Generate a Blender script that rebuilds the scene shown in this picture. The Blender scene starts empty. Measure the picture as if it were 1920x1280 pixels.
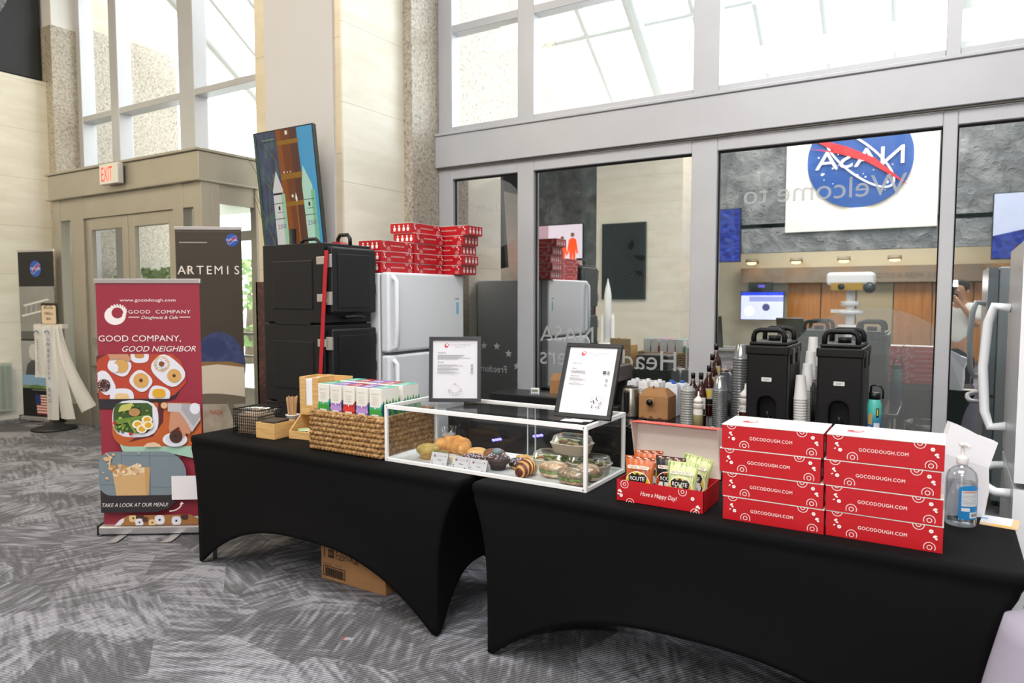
import bpy, bmesh, math, random
from mathutils import Vector, Matrix
random.seed(7)
SC = bpy.context.scene
COL = SC.collection
PI = math.pi
# ------------------------------------------------------------------ camera
YAW, PIT = math.radians(31.7), math.radians(3.62)
FWD = Vector((-math.sin(YAW)*math.cos(PIT), math.cos(YAW)*math.cos(PIT), -math.sin(PIT)))
RGT = Vector((math.cos(YAW), math.sin(YAW), 0))
UPV = RGT.cross(FWD)
cd = bpy.data.cameras.new('camera'); cam = bpy.data.objects.new('camera', cd); COL.objects.link(cam)
mw = Matrix((RGT, UPV, -FWD)).transposed().to_4x4(); mw.translation = (0, 0, 1.57)
cam.matrix_world = mw
cd.sensor_width = 36; cd.lens = 36*1320/1920; cd.clip_start = 0.02; cd.clip_end = 200
cd.dof.use_dof = True; cd.dof.focus_distance = 3.4; cd.dof.aperture_fstop = 3.2
SC.camera = cam
# ------------------------------------------------------------------ view, world, lights
SC.view_settings.view_transform = 'Standard'; SC.view_settings.look = 'None'
SC.view_settings.gamma = 1; SC.view_settings.exposure = 0.0
SC.cycles.max_bounces = 8; SC.cycles.diffuse_bounces = 4; SC.cycles.glossy_bounces = 5
SC.cycles.transmission_bounces = 6; SC.cycles.transparent_max_bounces = 24
SC.cycles.sample_clamp_indirect = 6; SC.cycles.caustics_reflective = False; SC.cycles.caustics_refractive = False
W = bpy.data.worlds.new('sky'); SC.world = W; W.use_nodes = True
W.node_tree.nodes['Background'].inputs[0].default_value = (0.93, 0.97, 1.0, 1)
W.node_tree.nodes['Background'].inputs[1].default_value = 6.0
def area(name, loc, to, sx, sy, power, col):
    l = bpy.data.lights.new(name, 'AREA'); l.shape = 'RECTANGLE'; l.size = sx; l.size_y = sy
    l.energy = power; l.color = col
    o = bpy.data.objects.new(name, l); COL.objects.link(o); o.location = loc
    o.rotation_euler = (Vector(to)-Vector(loc)).to_track_quat('-Z', 'Y').to_euler(); return o
area('flash_bounce_light', (-0.8, 0.2, 6.35), (-0.8, 0.6, 0), 4.0, 3.2, 350, (1, 0.99, 0.99))  # unseen area light standing in for flash bounced off the ceiling
area('ceiling_light_hall', (-1.5, -4.6, 6.35), (-1.5, -5.2, 0), 6.0, 2.5, 430, (1, 0.97, 0.92))
area('ceiling_light_entry', (-7.8, 0.8, 6.35), (-8.4, 2.4, 0), 3.0, 3.0, 360, (1, 0.86, 0.60))
area('flash_light', (0.05, -0.02, 1.74), (-2.2, 3.4, 1.25), 0.12, 0.07, 22, (1, 0.98, 0.97))

area('wood_wall_fill', (-2.0, -8.6, 3.1), (-2.0, -9.8, 1.0), 5.0, .8, 130, (1, 0.93, 0.8))  # unseen fill added to brighten the dim wood panelled recess
# ------------------------------------------------------------------ materials
def lin(h):
    h = h.lstrip('#'); o = []
    for i in (0, 2, 4):
        c = int(h[i:i+2], 16)/255
        o.append(c/12.92 if c <= 0.04045 else ((c+0.055)/1.055)**2.4)
    return (*o, 1)
MATS = {}
def mat(hexc, rough=0.5, metal=0.0, emit=0, spec=0.5, bump=None, var=None, sheen=0, coat=0, alpha=1, name=None):
    """plain or lightly varied principled material; bump=(scale,strength) var=(scale,amount)"""
    key = (hexc, rough, metal, emit, spec, bump, var, sheen, coat, alpha)
    if key in MATS: return MATS[key]
    m = bpy.data.materials.new(name or 'paint_'+hexc); m.use_nodes = True
    nt = m.node_tree; b = nt.nodes['Principled BSDF']; c = lin(hexc)
    b.inputs['Base Color'].default_value = c; b.inputs['Roughness'].default_value = rough
    b.inputs['Metallic'].default_value = metal; b.inputs['Specular IOR Level'].default_value = spec
    if sheen: b.inputs['Sheen Weight'].default_value = sheen
    if coat: b.inputs['Coat Weight'].default_value = coat; b.inputs['Coat Roughness'].default_value = .08
    if alpha < 1: b.inputs['Alpha'].default_value = alpha
    if emit:
        b.inputs['Emission Color'].default_value = c; b.inputs['Emission Strength'].default_value = emit
    if bump or var:
        tc = nt.nodes.new('ShaderNodeTexCoord')
    if var:
        n = nt.nodes.new('ShaderNodeTexNoise'); n.inputs['Scale'].default_value = var[0]; n.inputs['Detail'].default_value = 5
        nt.links.new(tc.outputs['Object'], n.inputs['Vector'])
        r = nt.nodes.new('ShaderNodeValToRGB'); a = var[1]
        r.color_ramp.elements[0].position = .3; r.color_ramp.elements[1].position = .7
        r.color_ramp.elements[0].color = tuple(x*(1-a) for x in c[:3])+(1,)
        r.color_ramp.elements[1].color = tuple(min(1, x*(1+a)) for x in c[:3])+(1,)
        nt.links.new(n.outputs['Fac'], r.inputs['Fac']); nt.links.new(r.outputs['Color'], b.inputs['Base Color'])
    if bump:
        n2 = nt.nodes.new('ShaderNodeTexNoise'); n2.inputs['Scale'].default_value = bump[0]; n2.inputs['Detail'].default_value = 4
        nt.links.new(tc.outputs['Object'], n2.inputs['Vector'])
        bp = nt.nodes.new('ShaderNodeBump'); bp.inputs['Strength'].default_value = bump[1]; bp.inputs['Distance'].default_value = .01
        nt.links.new(n2.outputs['Fac'], bp.inputs['Height']); nt.links.new(bp.outputs['Normal'], b.inputs['Normal'])
    MATS[key] = m; return m
class NT:
    """small node-graph helper"""
    def __init__(s, name):
        s.m = bpy.data.materials.new(name); s.m.use_nodes = True; s.t = s.m.node_tree
        s.b = s.t.nodes['Principled BSDF']; s.out = s.t.nodes['Material Output']
        s.tc = s.t.nodes.new('ShaderNodeTexCoord'); s.obj = s.tc.outputs['Object']
    def n(s, kind, ins={}, **props):
        nd = s.t.nodes.new('ShaderNode'+kind)
        for k, v in props.items(): setattr(nd, k, v)
        for k, v in ins.items():
            if hasattr(v, 'is_output') or isinstance(v, bpy.types.NodeSocket): s.t.links.new(v, nd.inputs[k])
            else: nd.inputs[k].default_value = v
        return nd
    def ramp(s, fac, stops, interp='LINEAR'):
        r = s.t.nodes.new('ShaderNodeValToRGB'); r.color_ramp.interpolation = interp
        e = r.color_ramp.elements
        while len(e) < len(stops): e.new(.5)
        for i, (p, c) in enumerate(stops):
            e[i].position = p; e[i].color = lin(c) if isinstance(c, str) else (c, c, c, 1)
        s.t.links.new(fac, r.inputs['Fac']); return r.outputs['Color']
    def math(s, op, a, b=0.5):
        nd = s.t.nodes.new('ShaderNodeMath'); nd.operation = op
        for i, v in enumerate((a, b)):
            if isinstance(v, bpy.types.NodeSocket): s.t.links.new(v, nd.inputs[i])
            else: nd.inputs[i].default_value = v
        return nd.outputs[0]
    def mix(s, f, a, b, mode='MIX'):
        nd = s.t.nodes.new('ShaderNodeMix'); nd.data_type = 'RGBA'; nd.blend_type = mode
        for i, v in ((0, f), (6, a), (7, b)):
            if isinstance(v, bpy.types.NodeSocket): s.t.links.new(v, nd.inputs[i])
            elif isinstance(v, str): nd.inputs[i].default_value = lin(v)
            else: nd.inputs[i].default_value = v
        return nd.outputs[2]
    def map(s, scale=(1, 1, 1), rot=(0, 0, 0), loc=(0, 0, 0), vec=None):
        nd = s.t.nodes.new('ShaderNodeMapping'); nd.inputs['Scale'].default_value = scale
        nd.inputs['Rotation'].default_value = rot; nd.inputs['Location'].default_value = loc
        s.t.links.new(vec or s.obj, nd.inputs[0]); return nd.outputs[0]
    def set(s, **k):
        for a, v in k.items():
            i = s.b.inputs[a.replace('_', ' ')]
            if isinstance(v, bpy.types.NodeSocket): s.t.links.new(v, i)
            else: i.default_value = v
        return s.m
    def bump(s, h, strength=.3, dist=.01):
        nd = s.n('Bump', {'Height': h, 'Strength': strength, 'Distance': dist})
        s.t.links.new(nd.outputs[0], s.b.inputs['Normal'])

def m_granite(name, cols, scale=38):
    g = NT(name)
    n1 = g.n('TexNoise', {'Vector': g.obj, 'Scale': scale, 'Detail': 6, 'Roughness': .75})
    v = g.n('TexVoronoi', {'Vector': g.obj, 'Scale': scale*1.4})
    c1 = g.ramp(n1.outputs['Fac'], [(.36, cols[0]), (.46, cols[1]), (.56, cols[2]), (.7, cols[3])])
    c2 = g.ramp(v.outputs['Color'], [(.0, cols[0]), (.35, cols[2]), (.8, cols[3])])
    return g.set(Base_Color=g.mix(.35, c1, c2), Roughness=.35)
GRANITE = m_granite('speckled_granite', ('5d544b', '9a9082', 'b5ab9a', 'd6cebe'))
def m_stone(name, a, b, joints=(1.2, .62), rough=.35):
    g = NT(name)
    n = g.n('TexNoise', {'Vector': g.map((1, 1, 4)), 'Scale': 1.6, 'Detail': 6, 'Roughness': .6})
    c = g.ramp(n.outputs['Fac'], [(.3, a), (.7, b)])
    sep = g.n('SeparateXYZ', {'Vector': g.obj})
    z = g.math('FRACT', g.math('DIVIDE', sep.outputs['Z'], joints[1]), 0)
    ln = g.math('LESS_THAN', z, .012)
    return g.set(Base_Color=g.mix(g.math('MULTIPLY', ln, .35), c, '8d8468'), Roughness=rough)
BEIGE = m_stone('beige_limestone', 'd9d2bf', 'e9e4d6')
REDMARBLE = None
g = NT('red_marble')
n = g.n('TexNoise', {'Vector': g.obj, 'Scale': 6, 'Detail': 8, 'Roughness': .7, 'Distortion': 1.2})
REDMARBLE = g.set(Base_Color=g.ramp(n.outputs['Fac'], [(.35, '1d0c0b'), (.5, '3a1715'), (.56, '57292a'), (.62, '2a1010')]), Roughness=.2)
ALU = mat('c2c3c8', .42, .2, var=(3, .03))
ALUD = mat('77726a', .4, .4)
BRONZE = mat('aaa497', .32, .5, var=(2, .05))
WHITEWALL = mat('e3e1df', .6)
PLASTER = mat('d8d6d0', .7)
DARKWALL = mat('2e2f31', .6)

def m_carpet():
    g = NT('patterned_carpet')
    # overlapping patches, each with its own stripe direction
    def layer(scale, freq, seed, asp):
        mp = g.map((scale, scale*asp, 1), rot=(0, 0, seed), loc=(seed, seed*.7, 0))
        v = g.n('TexVoronoi', {'Vector': mp, 'Scale': 1.0}, voronoi_dimensions='2D')
        sc = g.n('SeparateColor', {'Color': v.outputs['Color']})
        ang = g.math('MULTIPLY', g.math('FLOOR', g.math('MULTIPLY', sc.outputs[0], 7.99)), .7854)
        rt = g.n('VectorRotate', {'Vector': g.obj, 'Angle': g.math('ADD', ang, .35)}, rotation_type='Z_AXIS').outputs[0]
        nz = g.n('TexNoise', {'Vector': g.map((freq, freq*.13, 1), vec=rt), 'Scale': 1.0, 'Detail': 1.5, 'Roughness': .5})
        return nz.outputs['Fac'], sc.outputs[1], rt
    a, ba, rta = layer(1.9, 30, .6, 1.4); b, bb, rtb = layer(2.7, 44, 2.2, 1.6)
    big = g.n('TexNoise', {'Vector': g.obj, 'Scale': 2.6, 'Detail': 4}).outputs['Fac']
    s = g.math('ADD', g.math('MULTIPLY', a, .62), g.math('MULTIPLY', b, .42))
    s = g.math('ADD', s, g.math('MULTIPLY', g.math('SUBTRACT', ba, .5), .20))
    s = g.math('ADD', s, g.math('MULTIPLY', g.math('SUBTRACT', bb, .5), .12))
    s = g.math('ADD', s, g.math('MULTIPLY', g.math('SUBTRACT', big, .5), .30))
    fine = g.n('TexWave', {'Vector': g.map((1, 1, 1), rot=(0, 0, .62)), 'Scale': 20, 'Distortion': 1.0, 'Detail': 1}).outputs['Fac']
    spk = g.n('TexNoise', {'Vector': g.obj, 'Scale': 85, 'Detail': 4, 'Roughness': .85}).outputs['Fac']
    col = g.ramp(s, [(.40, '5d5d61'), (.50, '6c6c71'), (.57, '808087'), (.68, '98989f')])
    f = g.math('ADD', g.math('MULTIPLY', fine, .62), g.math('MULTIPLY', spk, .85))
    sh = g.ramp(f, [(.36, .40), (.94, 1.30)])
    g.bump(f, .5, .004)
    return g.set(Base_Color=g.mix(1.0, col, sh, 'MULTIPLY'), Roughness=.95, Specular_IOR_Level=.1)
CARPET = m_carpet()
def m_glass(name, tint=(.96, .98, .97), refl=.06, fres=True, rough=0.0):
    g = NT(name); t = g.t
    tr = g.n('BsdfTransparent', {'Color': (*tint, 1)}); gl = g.n('BsdfGlossy', {'Color': (1, 1, 1, 1), 'Roughness': rough})
    mx = t.nodes.new('ShaderNodeMixShader')
    if fres:
        lw = g.n('LayerWeight', {'Blend': .12}); f = g.math('ADD', g.math('MULTIPLY', lw.outputs['Fresnel'], .6), refl)
        t.links.new(f, mx.inputs[0])
    else: mx.inputs[0].default_value = refl
    t.links.new(tr.outputs[0], mx.inputs[1]); t.links.new(gl.outputs[0], mx.inputs[2]); t.links.new(mx.outputs[0], g.out.inputs[0])
    return g.m
GLASS = m_glass('clear_glass')
MIRRORGLASS = m_glass('reflective_tinted_glass', (.014, .018, .017), .70, False)
PLEXI = m_glass('clear_acrylic', (.965, .975, .975), .035)
CLEARPL = m_glass('clear_plastic', (.90, .92, .93), .10)
def m_vinyl(op=.55, col='dfe3e4'):
    g = NT('frosted_vinyl'); t = g.t
    tr = g.n('BsdfTransparent', {}); d = g.n('BsdfDiffuse', {'Color': lin(col)})
    mx = t.nodes.new('ShaderNodeMixShader'); mx.inputs[0].default_value = op
    t.links.new(tr.outputs[0], mx.inputs[1]); t.links.new(d.outputs[0], mx.inputs[2]); t.links.new(mx.outputs[0], g.out.inputs[0]); return g.m
VINYL = m_vinyl(.5); VINYLT = m_vinyl(.16)
CLOTH = mat('040406', .8, 0, spec=.16, bump=(500, .08))
BLACKPL = mat('101113', .45, 0, bump=(220, .12))
BLACK = mat('0b0b0c', .4)
WHITE = mat('ececec', .45); PAPER = mat('dcdbe0', .85); WPRINT = mat('f4efec', .6)
RED = mat('b80f1c', .42, coat=.06, var=(3, .05)); CREAM = mat('e3ded8', .75)
FRIDGE = mat('e8ebf0', .28, coat=.25); FRIDGEG = mat('b7bbc0', .3)
CARD = mat('a5794f', .85, var=(14, .08)); CHROME = mat('c9c9c9', .18, 1); STEEL = mat('a9a49b', .28, .95)
SILVER = mat('c4c2c4', .3, .7)
BAMBOO = None
g = NT('bamboo_wood')
n = g.n('TexNoise', {'Vector': g.map((3, 3, 60)), 'Scale': 2.2, 'Detail': 4})
BAMBOO = g.set(Base_Color=g.ramp(n.outputs['Fac'], [(.3, 'c6995a'), (.7, 'e0bb80')]), Roughness=.5)

# ------------------------------------------------------------------ mesh helpers
_txt = {}
def text_mesh(s, shear=0.0, spacing=1.0):
    k = (s, shear, spacing)
    if k not in _txt:
        c = bpy.data.curves.new('t', 'FONT'); c.body = s; c.size = 1; c.shear = shear; c.space_character = spacing; c.resolution_u = 3
        o = bpy.data.objects.new('t', c); COL.objects.link(o)
        dg = bpy.context.evaluated_depsgraph_get(); dg.update()
        me = bpy.data.meshes.new_from_object(o.evaluated_get(dg))
        vs = [tuple(v.co) for v in me.vertices]; fs = [tuple(p.vertices) for p in me.polygons]
        bpy.data.objects.remove(o); bpy.data.curves.remove(c); bpy.data.meshes.remove(me)
        xs = [v[0] for v in vs] or [0]; ys = [v[1] for v in vs] or [0]
        _txt[k] = (vs, fs, min(xs), max(xs), min(ys), max(ys))
    return _txt[k]
class MB:
    def __init__(s): s.v = []; s.f = []; s.fm = []; s.fs = []; s.mats = []
    def mi(s, m):
        if m not in s.mats: s.mats.append(m)
        return s.mats.index(m)
    def add(s, vs, fs, m, smooth=False, M=None):
        o = len(s.v); i = s.mi(m)
        s.v += [tuple(M @ Vector(v)) if M else tuple(v) for v in vs]
        for f in fs: s.f.append(tuple(o+k for k in f)); s.fm.append(i); s.fs.append(smooth)
        return s
    def box(s, x0, x1, y0, y1, z0, z1, m, M=None):
        vs = [(x, y, z) for z in (z0, z1) for y in (y0, y1) for x in (x0, x1)]
        return s.add(vs, [(0, 2, 3, 1), (4, 5, 7, 6), (0, 1, 5, 4), (2, 6, 7, 3), (0, 4, 6, 2), (1, 3, 7, 5)], m, False, M)
    def prism(s, pts, d, m, M=None, smooth=False):
        """2-D outline in x,z extruded along y from 0 to d"""
        n = len(pts); vs = [(p[0], 0, p[1]) for p in pts]+[(p[0], d, p[1]) for p in pts]
        return s.add(vs, [tuple(range(n)), tuple(range(2*n-1, n-1, -1))]+[(i, i+n, (i+1) % n+n, (i+1) % n) for i in range(n)], m, smooth, M)
    def lathe(s, prof, m, n=24, c=(0, 0, 0), M=None, smooth=True, cap=True):
        vs = []; fs = []
        for r, z in prof:
            for k in range(n):
                a = 2*PI*k/n; vs.append((c[0]+r*math.cos(a), c[1]+r*math.sin(a), c[2]+z))
        for j in range(len(prof)-1):
            for k in range(n): fs.append((j*n+k, j*n+(k+1) % n, (j+1)*n+(k+1) % n, (j+1)*n+k))
        if cap:
            fs.append(tuple(range(n-1, -1, -1))); fs.append(tuple(range((len(prof)-1)*n, len(prof)*n)))
        return s.add(vs, fs, m, smooth, M)
    def cyl(s, p0, p1, r, m, r1=None, n=14, smooth=True):
        p0 = Vector(p0); p1 = Vector(p1); q = (p1-p0).to_track_quat('Z', 'Y').to_matrix().to_4x4(); q.translation = p0
        return s.lathe([(r, 0), (r if r1 is None else r1, (p1-p0).length)], m, n, M=q, smooth=smooth)
    def tube(s, pts, r, m, n=8, closed=False, flat=1.0):
        pts = [Vector(p) for p in pts]; vs = []; fs = []; N = len(pts); ref = None
        for i, p in enumerate(pts):
            a = pts[(i-1) % N] if (closed or i) else p; b = pts[(i+1) % N] if (closed or i < N-1) else p
            t = (b-a).normalized()
            if ref is None: ref = t.orthogonal().normalized()
            ref = (ref-t*ref.dot(t)).normalized(); bi = t.cross(ref)
            rr = r[i] if isinstance(r, (list, tuple)) else r
            for k in range(n):
                an = 2*PI*k/n; vs.append(p+ref*rr*math.cos(an)+bi*rr*flat*math.sin(an))
        for i in range(N if closed else N-1):
            j = (i+1) % N
            for k in range(n): fs.append((i*n+k, i*n+(k+1) % n, j*n+(k+1) % n, j*n+k))
        if not closed: fs += [tuple(range(n-1, -1, -1)), tuple(range((N-1)*n, N*n))]
        return s.add(vs, fs, m, True)
    def ell(s, c, r, m, n=16, k=10, M=None, fn=None):
        vs = [Vector((c[0], c[1], c[2]-r[2]))]; fs = []
        for j in range(1, k):
            t = -PI/2+PI*j/k
            for i in range(n):
                a = 2*PI*i/n; d = Vector((math.cos(t)*math.cos(a), math.cos(t)*math.sin(a), math.sin(t)))
                q = fn(d) if fn else 1
                vs.append(Vector((c[0]+r[0]*d.x*q, c[1]+r[1]*d.y*q, c[2]+r[2]*d.z*q)))
        vs.append(Vector((c[0], c[1], c[2]+r[2]))); L = len(vs)-1
        for i in range(n):
            fs.append((0, 1+(i+1) % n, 1+i)); fs.append((L, L-n+i, L-n+(i+1) % n))
        for j in range(k-2):
            for i in range(n): fs.append((1+j*n+i, 1+j*n+(i+1) % n, 1+(j+1)*n+(i+1) % n, 1+(j+1)*n+i))
        return s.add(vs, fs, m, True, M)
    def grid(s, fn, nu, nv, m, wrap=False, smooth=True, M=None):
        vs = [fn(i/(nu if wrap else nu-1), j/(nv-1)) for j in range(nv) for i in range(nu)]
        fs = [(j*nu+i, j*nu+(i+1) % nu, (j+1)*nu+(i+1) % nu, (j+1)*nu+i) for j in range(nv-1) for i in range(nu if wrap else nu-1)]
        return s.add(vs, fs, m, smooth, M)
    def build(s, name, parent=None, bevel=0, seg=2, sub=0, fix=True, M=None):
        me = bpy.data.meshes.new(name); me.from_pydata(s.v, [], s.f); 
        for m in s.mats: me.materials.append(m)
        me.polygons.foreach_set('material_index', s.fm); me.polygons.foreach_set('use_smooth', s.fs)
        if fix:
            b = bmesh.new(); b.from_mesh(me); bmesh.ops.recalc_face_normals(b, faces=b.faces[:]); b.to_mesh(me); b.free()
        me.update()
        o = bpy.data.objects.new(name, me); COL.objects.link(o)
        if parent: o.parent = parent
        if M: o.matrix_local = M
        if bevel:
            md = o.modifiers.new('bevel', 'BEVEL'); md.width = bevel; md.segments = seg; md.limit_method = 'ANGLE'; md.angle_limit = .6
        if sub:
            md = o.modifiers.new('sub', 'SUBSURF'); md.levels = sub; md.render_levels = sub
        return o
class DEC(MB):
    """flat printed shapes on a surface: origin o, unit vectors u, v; each layer lies a hair above the last"""
    def __init__(s, o=(0, 0, 0), u=(1, 0, 0), v=(0, 0, 1), k=1.0, eps=.00025, fn=None):
        super().__init__(); s.o = Vector(o); s.u = Vector(u).normalized(); s.w = Vector(v).normalized(); s.n = s.u.cross(s.w); s.k = k; s.eps = eps; s.l = 1; s.fn = fn
    def P(s, a, b):
        e = s.o+s.u*a*s.k+s.w*b*s.k+s.n*s.eps*s.l
        return e+s.n*s.fn(a*s.k, b*s.k) if s.fn else e
    def poly(s, pts, m): s.add([s.P(*p) for p in pts], [tuple(range(len(pts)))], m); s.l += 1; return s
    def rect(s, a0, a1, b0, b1, m): return s.poly([(a0, b0), (a1, b0), (a1, b1), (a0, b1)], m)
    def rrect(s, a0, a1, b0, b1, r, m, n=6):
        rs = r if isinstance(r, (list, tuple)) else (r,)*4; p = []
        for (ca, cb, st), q in zip(((a1, b0, -PI/2), (a1, b1, 0), (a0, b1, PI/2), (a0, b0, PI)), rs):
            sx = -1 if ca == a1 else 1; sy = -1 if cb == b1 else 1
            for i in range(n+1):
                t = st+PI/2*i/n; p.append((ca+sx*q+q*math.cos(t), cb+sy*q+q*math.sin(t)))
        return s.poly(p, m)
    def circ(s, a, b, r, m, ry=None, rot=0, n=24):
        ry = ry or r; c, d = math.cos(rot), math.sin(rot); p = []
        for i in range(n):
            t = 2*PI*i/n; x, y = r*math.cos(t), ry*math.sin(t); p.append((a+x*c-y*d, b+x*d+y*c))
        return s.poly(p, m)
    def ring(s, a, b, r, w, m, n=28, ry=1, t0=0, t1=2*PI, rot=0):
        vs = []; c, d = math.cos(rot), math.sin(rot)
        for i in range(n+1):
            t = t0+(t1-t0)*i/n
            for q in (r-w/2, r+w/2):
                x, y = q*math.cos(t), (q-r+r*ry)*math.sin(t); vs.append(s.P(a+x*c-y*d, b+x*d+y*c))
        s.add(vs, [(2*i, 2*i+1, 2*i+3, 2*i+2) for i in range(n)], m); s.l += 1; return s
    def stroke(s, pts, w, m):
        L = len(pts); vs = []
        for i, p in enumerate(pts):
            a = pts[max(0, i-1)]; b = pts[min(L-1, i+1)]; dx, dy = b[0]-a[0], b[1]-a[1]; q = math.hypot(dx, dy) or 1
            ww = w[i] if isinstance(w, (list, tuple)) else w
            vs += [s.P(p[0]-dy/q*ww/2, p[1]+dx/q*ww/2), s.P(p[0]+dy/q*ww/2, p[1]-dx/q*ww/2)]
        s.add(vs, [(2*i, 2*i+1, 2*i+3, 2*i+2) for i in range(L-1)], m); s.l += 1; return s
    def star(s, a, b, r, m, rot=0):
        return s.poly([(a+(r if i % 2 == 0 else r*.42)*math.sin(rot+PI*i/5), b+(r if i % 2 == 0 else r*.42)*math.cos(rot+PI*i/5)) for i in range(10)], m)
    def text(s, t, a, b, h, m, width=None, al='C', shear=0, sp=1.0, rot=0):
        """cap height h, centred (or L/R) at a, baseline b"""
        vs, fs, x0, x1, y0, y1 = text_mesh(t, shear, sp); cap = text_mesh('H')[5]
        ky = h/cap; kx = width/(x1-x0) if width else ky; w = (x1-x0)*kx
        off = {'C': -w/2, 'L': 0, 'R': -w}[al]; c, d = math.cos(rot), math.sin(rot); P = []
        for v in vs:
            x, y = off+(v[0]-x0)*kx, v[1]*ky; P.append(s.P(a+x*c-y*d, b+x*d+y*c))
        s.add(P, fs, m); s.l += 1; return s
    def build(s, name, parent=None, **k): k.setdefault('fix', False); return super().build(name, parent, **k)
def tag(o, label=None, cat=None, group=None, kind=None):
    if label: o['label'] = label
    if cat: o['category'] = cat
    if group: o['group'] = group
    if kind: o['kind'] = kind
    return o
def thing(name, label, cat, loc=(0, 0, 0), rz=0, group=None):
    o = bpy.data.objects.new(name, None); COL.objects.link(o); o.location = loc; o.rotation_euler = (0, 0, rz); o.empty_display_size = .1
    return tag(o, label, cat, group)
def struct(mb, name, parent=None, **k):
    o = mb.build(name, parent, **k)
    if not parent: o['kind'] = 'structure'
    return o
def kids(o): return [c for c in bpy.data.objects if c.parent == o]
def dup(root, loc, rz=None, label=None, group=None):
    def cp(o, par):
        c = o.copy(); COL.objects.link(c); c.parent = par
        for k in kids(o): cp(k, c)
        return c
    r = cp(root, None); r.location = loc
    if rz is not None: r.rotation_euler = (0, 0, rz)
    return tag(r, label, None, group)
# ================================================================== SETTING
D, G, CH = 5.2, 5.25, 6.5
BEIGE2 = m_stone('warm_limestone', 'cdbfa4', 'dccfb6', (1.2, .9))
s = MB().box(-11.5, 4.6, -11, 5.3, -.1, 0, CARPET); floor = struct(s, 'floor')
s = MB().box(-16, 6, 5.3, 22, -.12, -.02, mat('a9a69f', .9, var=(2, .1))); struct(s, 'floor_outside')
s = MB().box(-11.5, 4.6, -11, 5.3, CH, CH+.1, PLASTER); struct(s, 'ceiling')
s = MB().box(-10.5, -10.2, -11, 4.83, 0, 4.39, BEIGE).box(-10.6, -10.3, -11, 4.83, 4.39, CH, DARKWALL); struct(s, 'wall_left')
s = MB().box(4.0, 4.2, -11, 5.3, 0, CH, PLASTER); struct(s, 'wall_right')
# stone pillars
s = MB().box(-10.6, -10.03, 4.83, 5.35, 0, 5.1, GRANITE); struct(s, 'wall_granite_entry')
s = MB().box(-10.6, -10.05, 4.85, 5.3, 5.1, CH, WHITEWALL); struct(s, 'wall_upper_entry')
s = MB().box(-5.125, -4.115, 4.1, 5.3, 0, CH, BEIGE2)
s.f = s.f; struct(s, 'wall_pillar')
s = MB().box(-4.985, -4.185, 4.085, 4.1, 1.70, CH, mat('c9c6c5', .6)); struct(s, 'trim_1')
s = MB().box(-5.145, -4.1, 4.07, 4.1, 0, 1.70, REDMARBLE).box(-5.145, -5.125, 4.07, 4.6, 0, 1.70, REDMARBLE); struct(s, 'trim_2')
s = MB().box(-4.115, -4.095, 4.1, 4.83, .12, CH, BEIGE); struct(s, 'wall_pillar_side')
s = MB().box(-4.13, -4.0, 4.83, 5.2, 0, CH, GRANITE); struct(s, 'wall_granite_pillar')

# ---- glazed wall on the right (lower panes reflect the hall, upper panes look out to the canopy)
V = [(-4.0, -3.845), (-3.158, -3.0), (-1.647, -1.457), (-.059, .02), (1.5, 1.6), (3.85, 4.0)]
f = MB()
for a, b in V: f.box(a, b, D, D+.12, 0, CH, ALU)
for (a, b) in zip(V[:-1], V[1:]):
    x0, x1 = a[1], b[0]
    f.box(x0, x1, D, D+.12, 0, .14, ALU).box(x0, x1, D, D+.12, 2.63, 2.72, ALU)
    f.box(x0, x1, D, D+.12, 3.03, 3.095, ALU); f.box(x0, x1, D, D+.12, 3.915, 3.985, ALU)
    f.box(x0, x1, D, D+.12, 5.2, 5.27, ALU).box(x0, x1, D, D+.12, CH-.1, CH, ALU)
    for q in (x0, x1-.008): f.box(q, q+.008, D+.035, D+.05, .14, 2.63, BLACK)       # gaskets
    f.box(x0, x1, D+.035, D+.05, 2.618, 2.63, BLACK)
w1 = struct(f, 'window_1', bevel=.004, seg=1)
f = MB().box(-4.0, 4.0, D-.05, D+.1, 2.735, 3.015, ALU).box(-4.0, 4.0, D-.065, D+.1, 3.015, 3.04, ALU).box(-4, 4, D-.03, D, 2.72, 2.735, ALUD)
struct(f, 'trim_3', bevel=.004, seg=1)
for i, (a, b) in enumerate(zip(V[:-1], V[1:])):
    x0, x1 = a[1], b[0]
    p = MB().add([(x0, G, .14), (x1, G, .14), (x1, G, 2.63), (x0, G, 2.63)], [(0, 1, 2, 3)], MIRRORGLASS); struct(p, 'lower_pane', w1, fix=False)
    p = MB()
    for z0, z1 in ((3.095, 3.915), (3.985, 5.2), (5.27, CH-.1)):
        p.add([(x0, G, z0), (x1, G, z0), (x1, G, z1), (x0, G, z1)], [(0, 1, 2, 3)], GLASS)
    struct(p, 'upper_pane', w1, fix=False)
# vinyl lettering on the glass, so it reads backwards from in here
d = DEC((0, G-.004, 0), (-1, 0, 0), (0, 0, 1))
d.text('Welcome to', .247, 2.235, .135, VINYL, width=1.03, al='L')
d.text('NASA', 2.457, 1.195, .13, VINYL, width=.5, al='L'); d.text('Headquarters', 1.757, 1.0, .15, VINYL, width=1.2, al='L')
d.text('NASA', 3.40, 2.32, .07, VINYLT, width=.22, al='L'); d.text('Freedom', 3.30, .90, .06, VINYL, width=.27, al='L')
for k in range(14):
    t = 2*PI*k/14
    if -3.0 > -(3.47-.31*math.cos(t)) > -3.84: d.star(3.47-.31*math.cos(t), .83+.31*math.sin(t), .038, VINYL)
d.build('vinyl_lettering', w1)
d = DEC((0, G-.003, 0), (-1, 0, 0), (0, 0, 1)); p = []
for i in range(41):
    t = -.82+(PI+.82*2)*i/40 if False else PI*i/40; x = .42+.6*math.cos(t)
    if .06 <= x <= 1.455: p.append((x, .9+.6*math.sin(t)))
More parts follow.
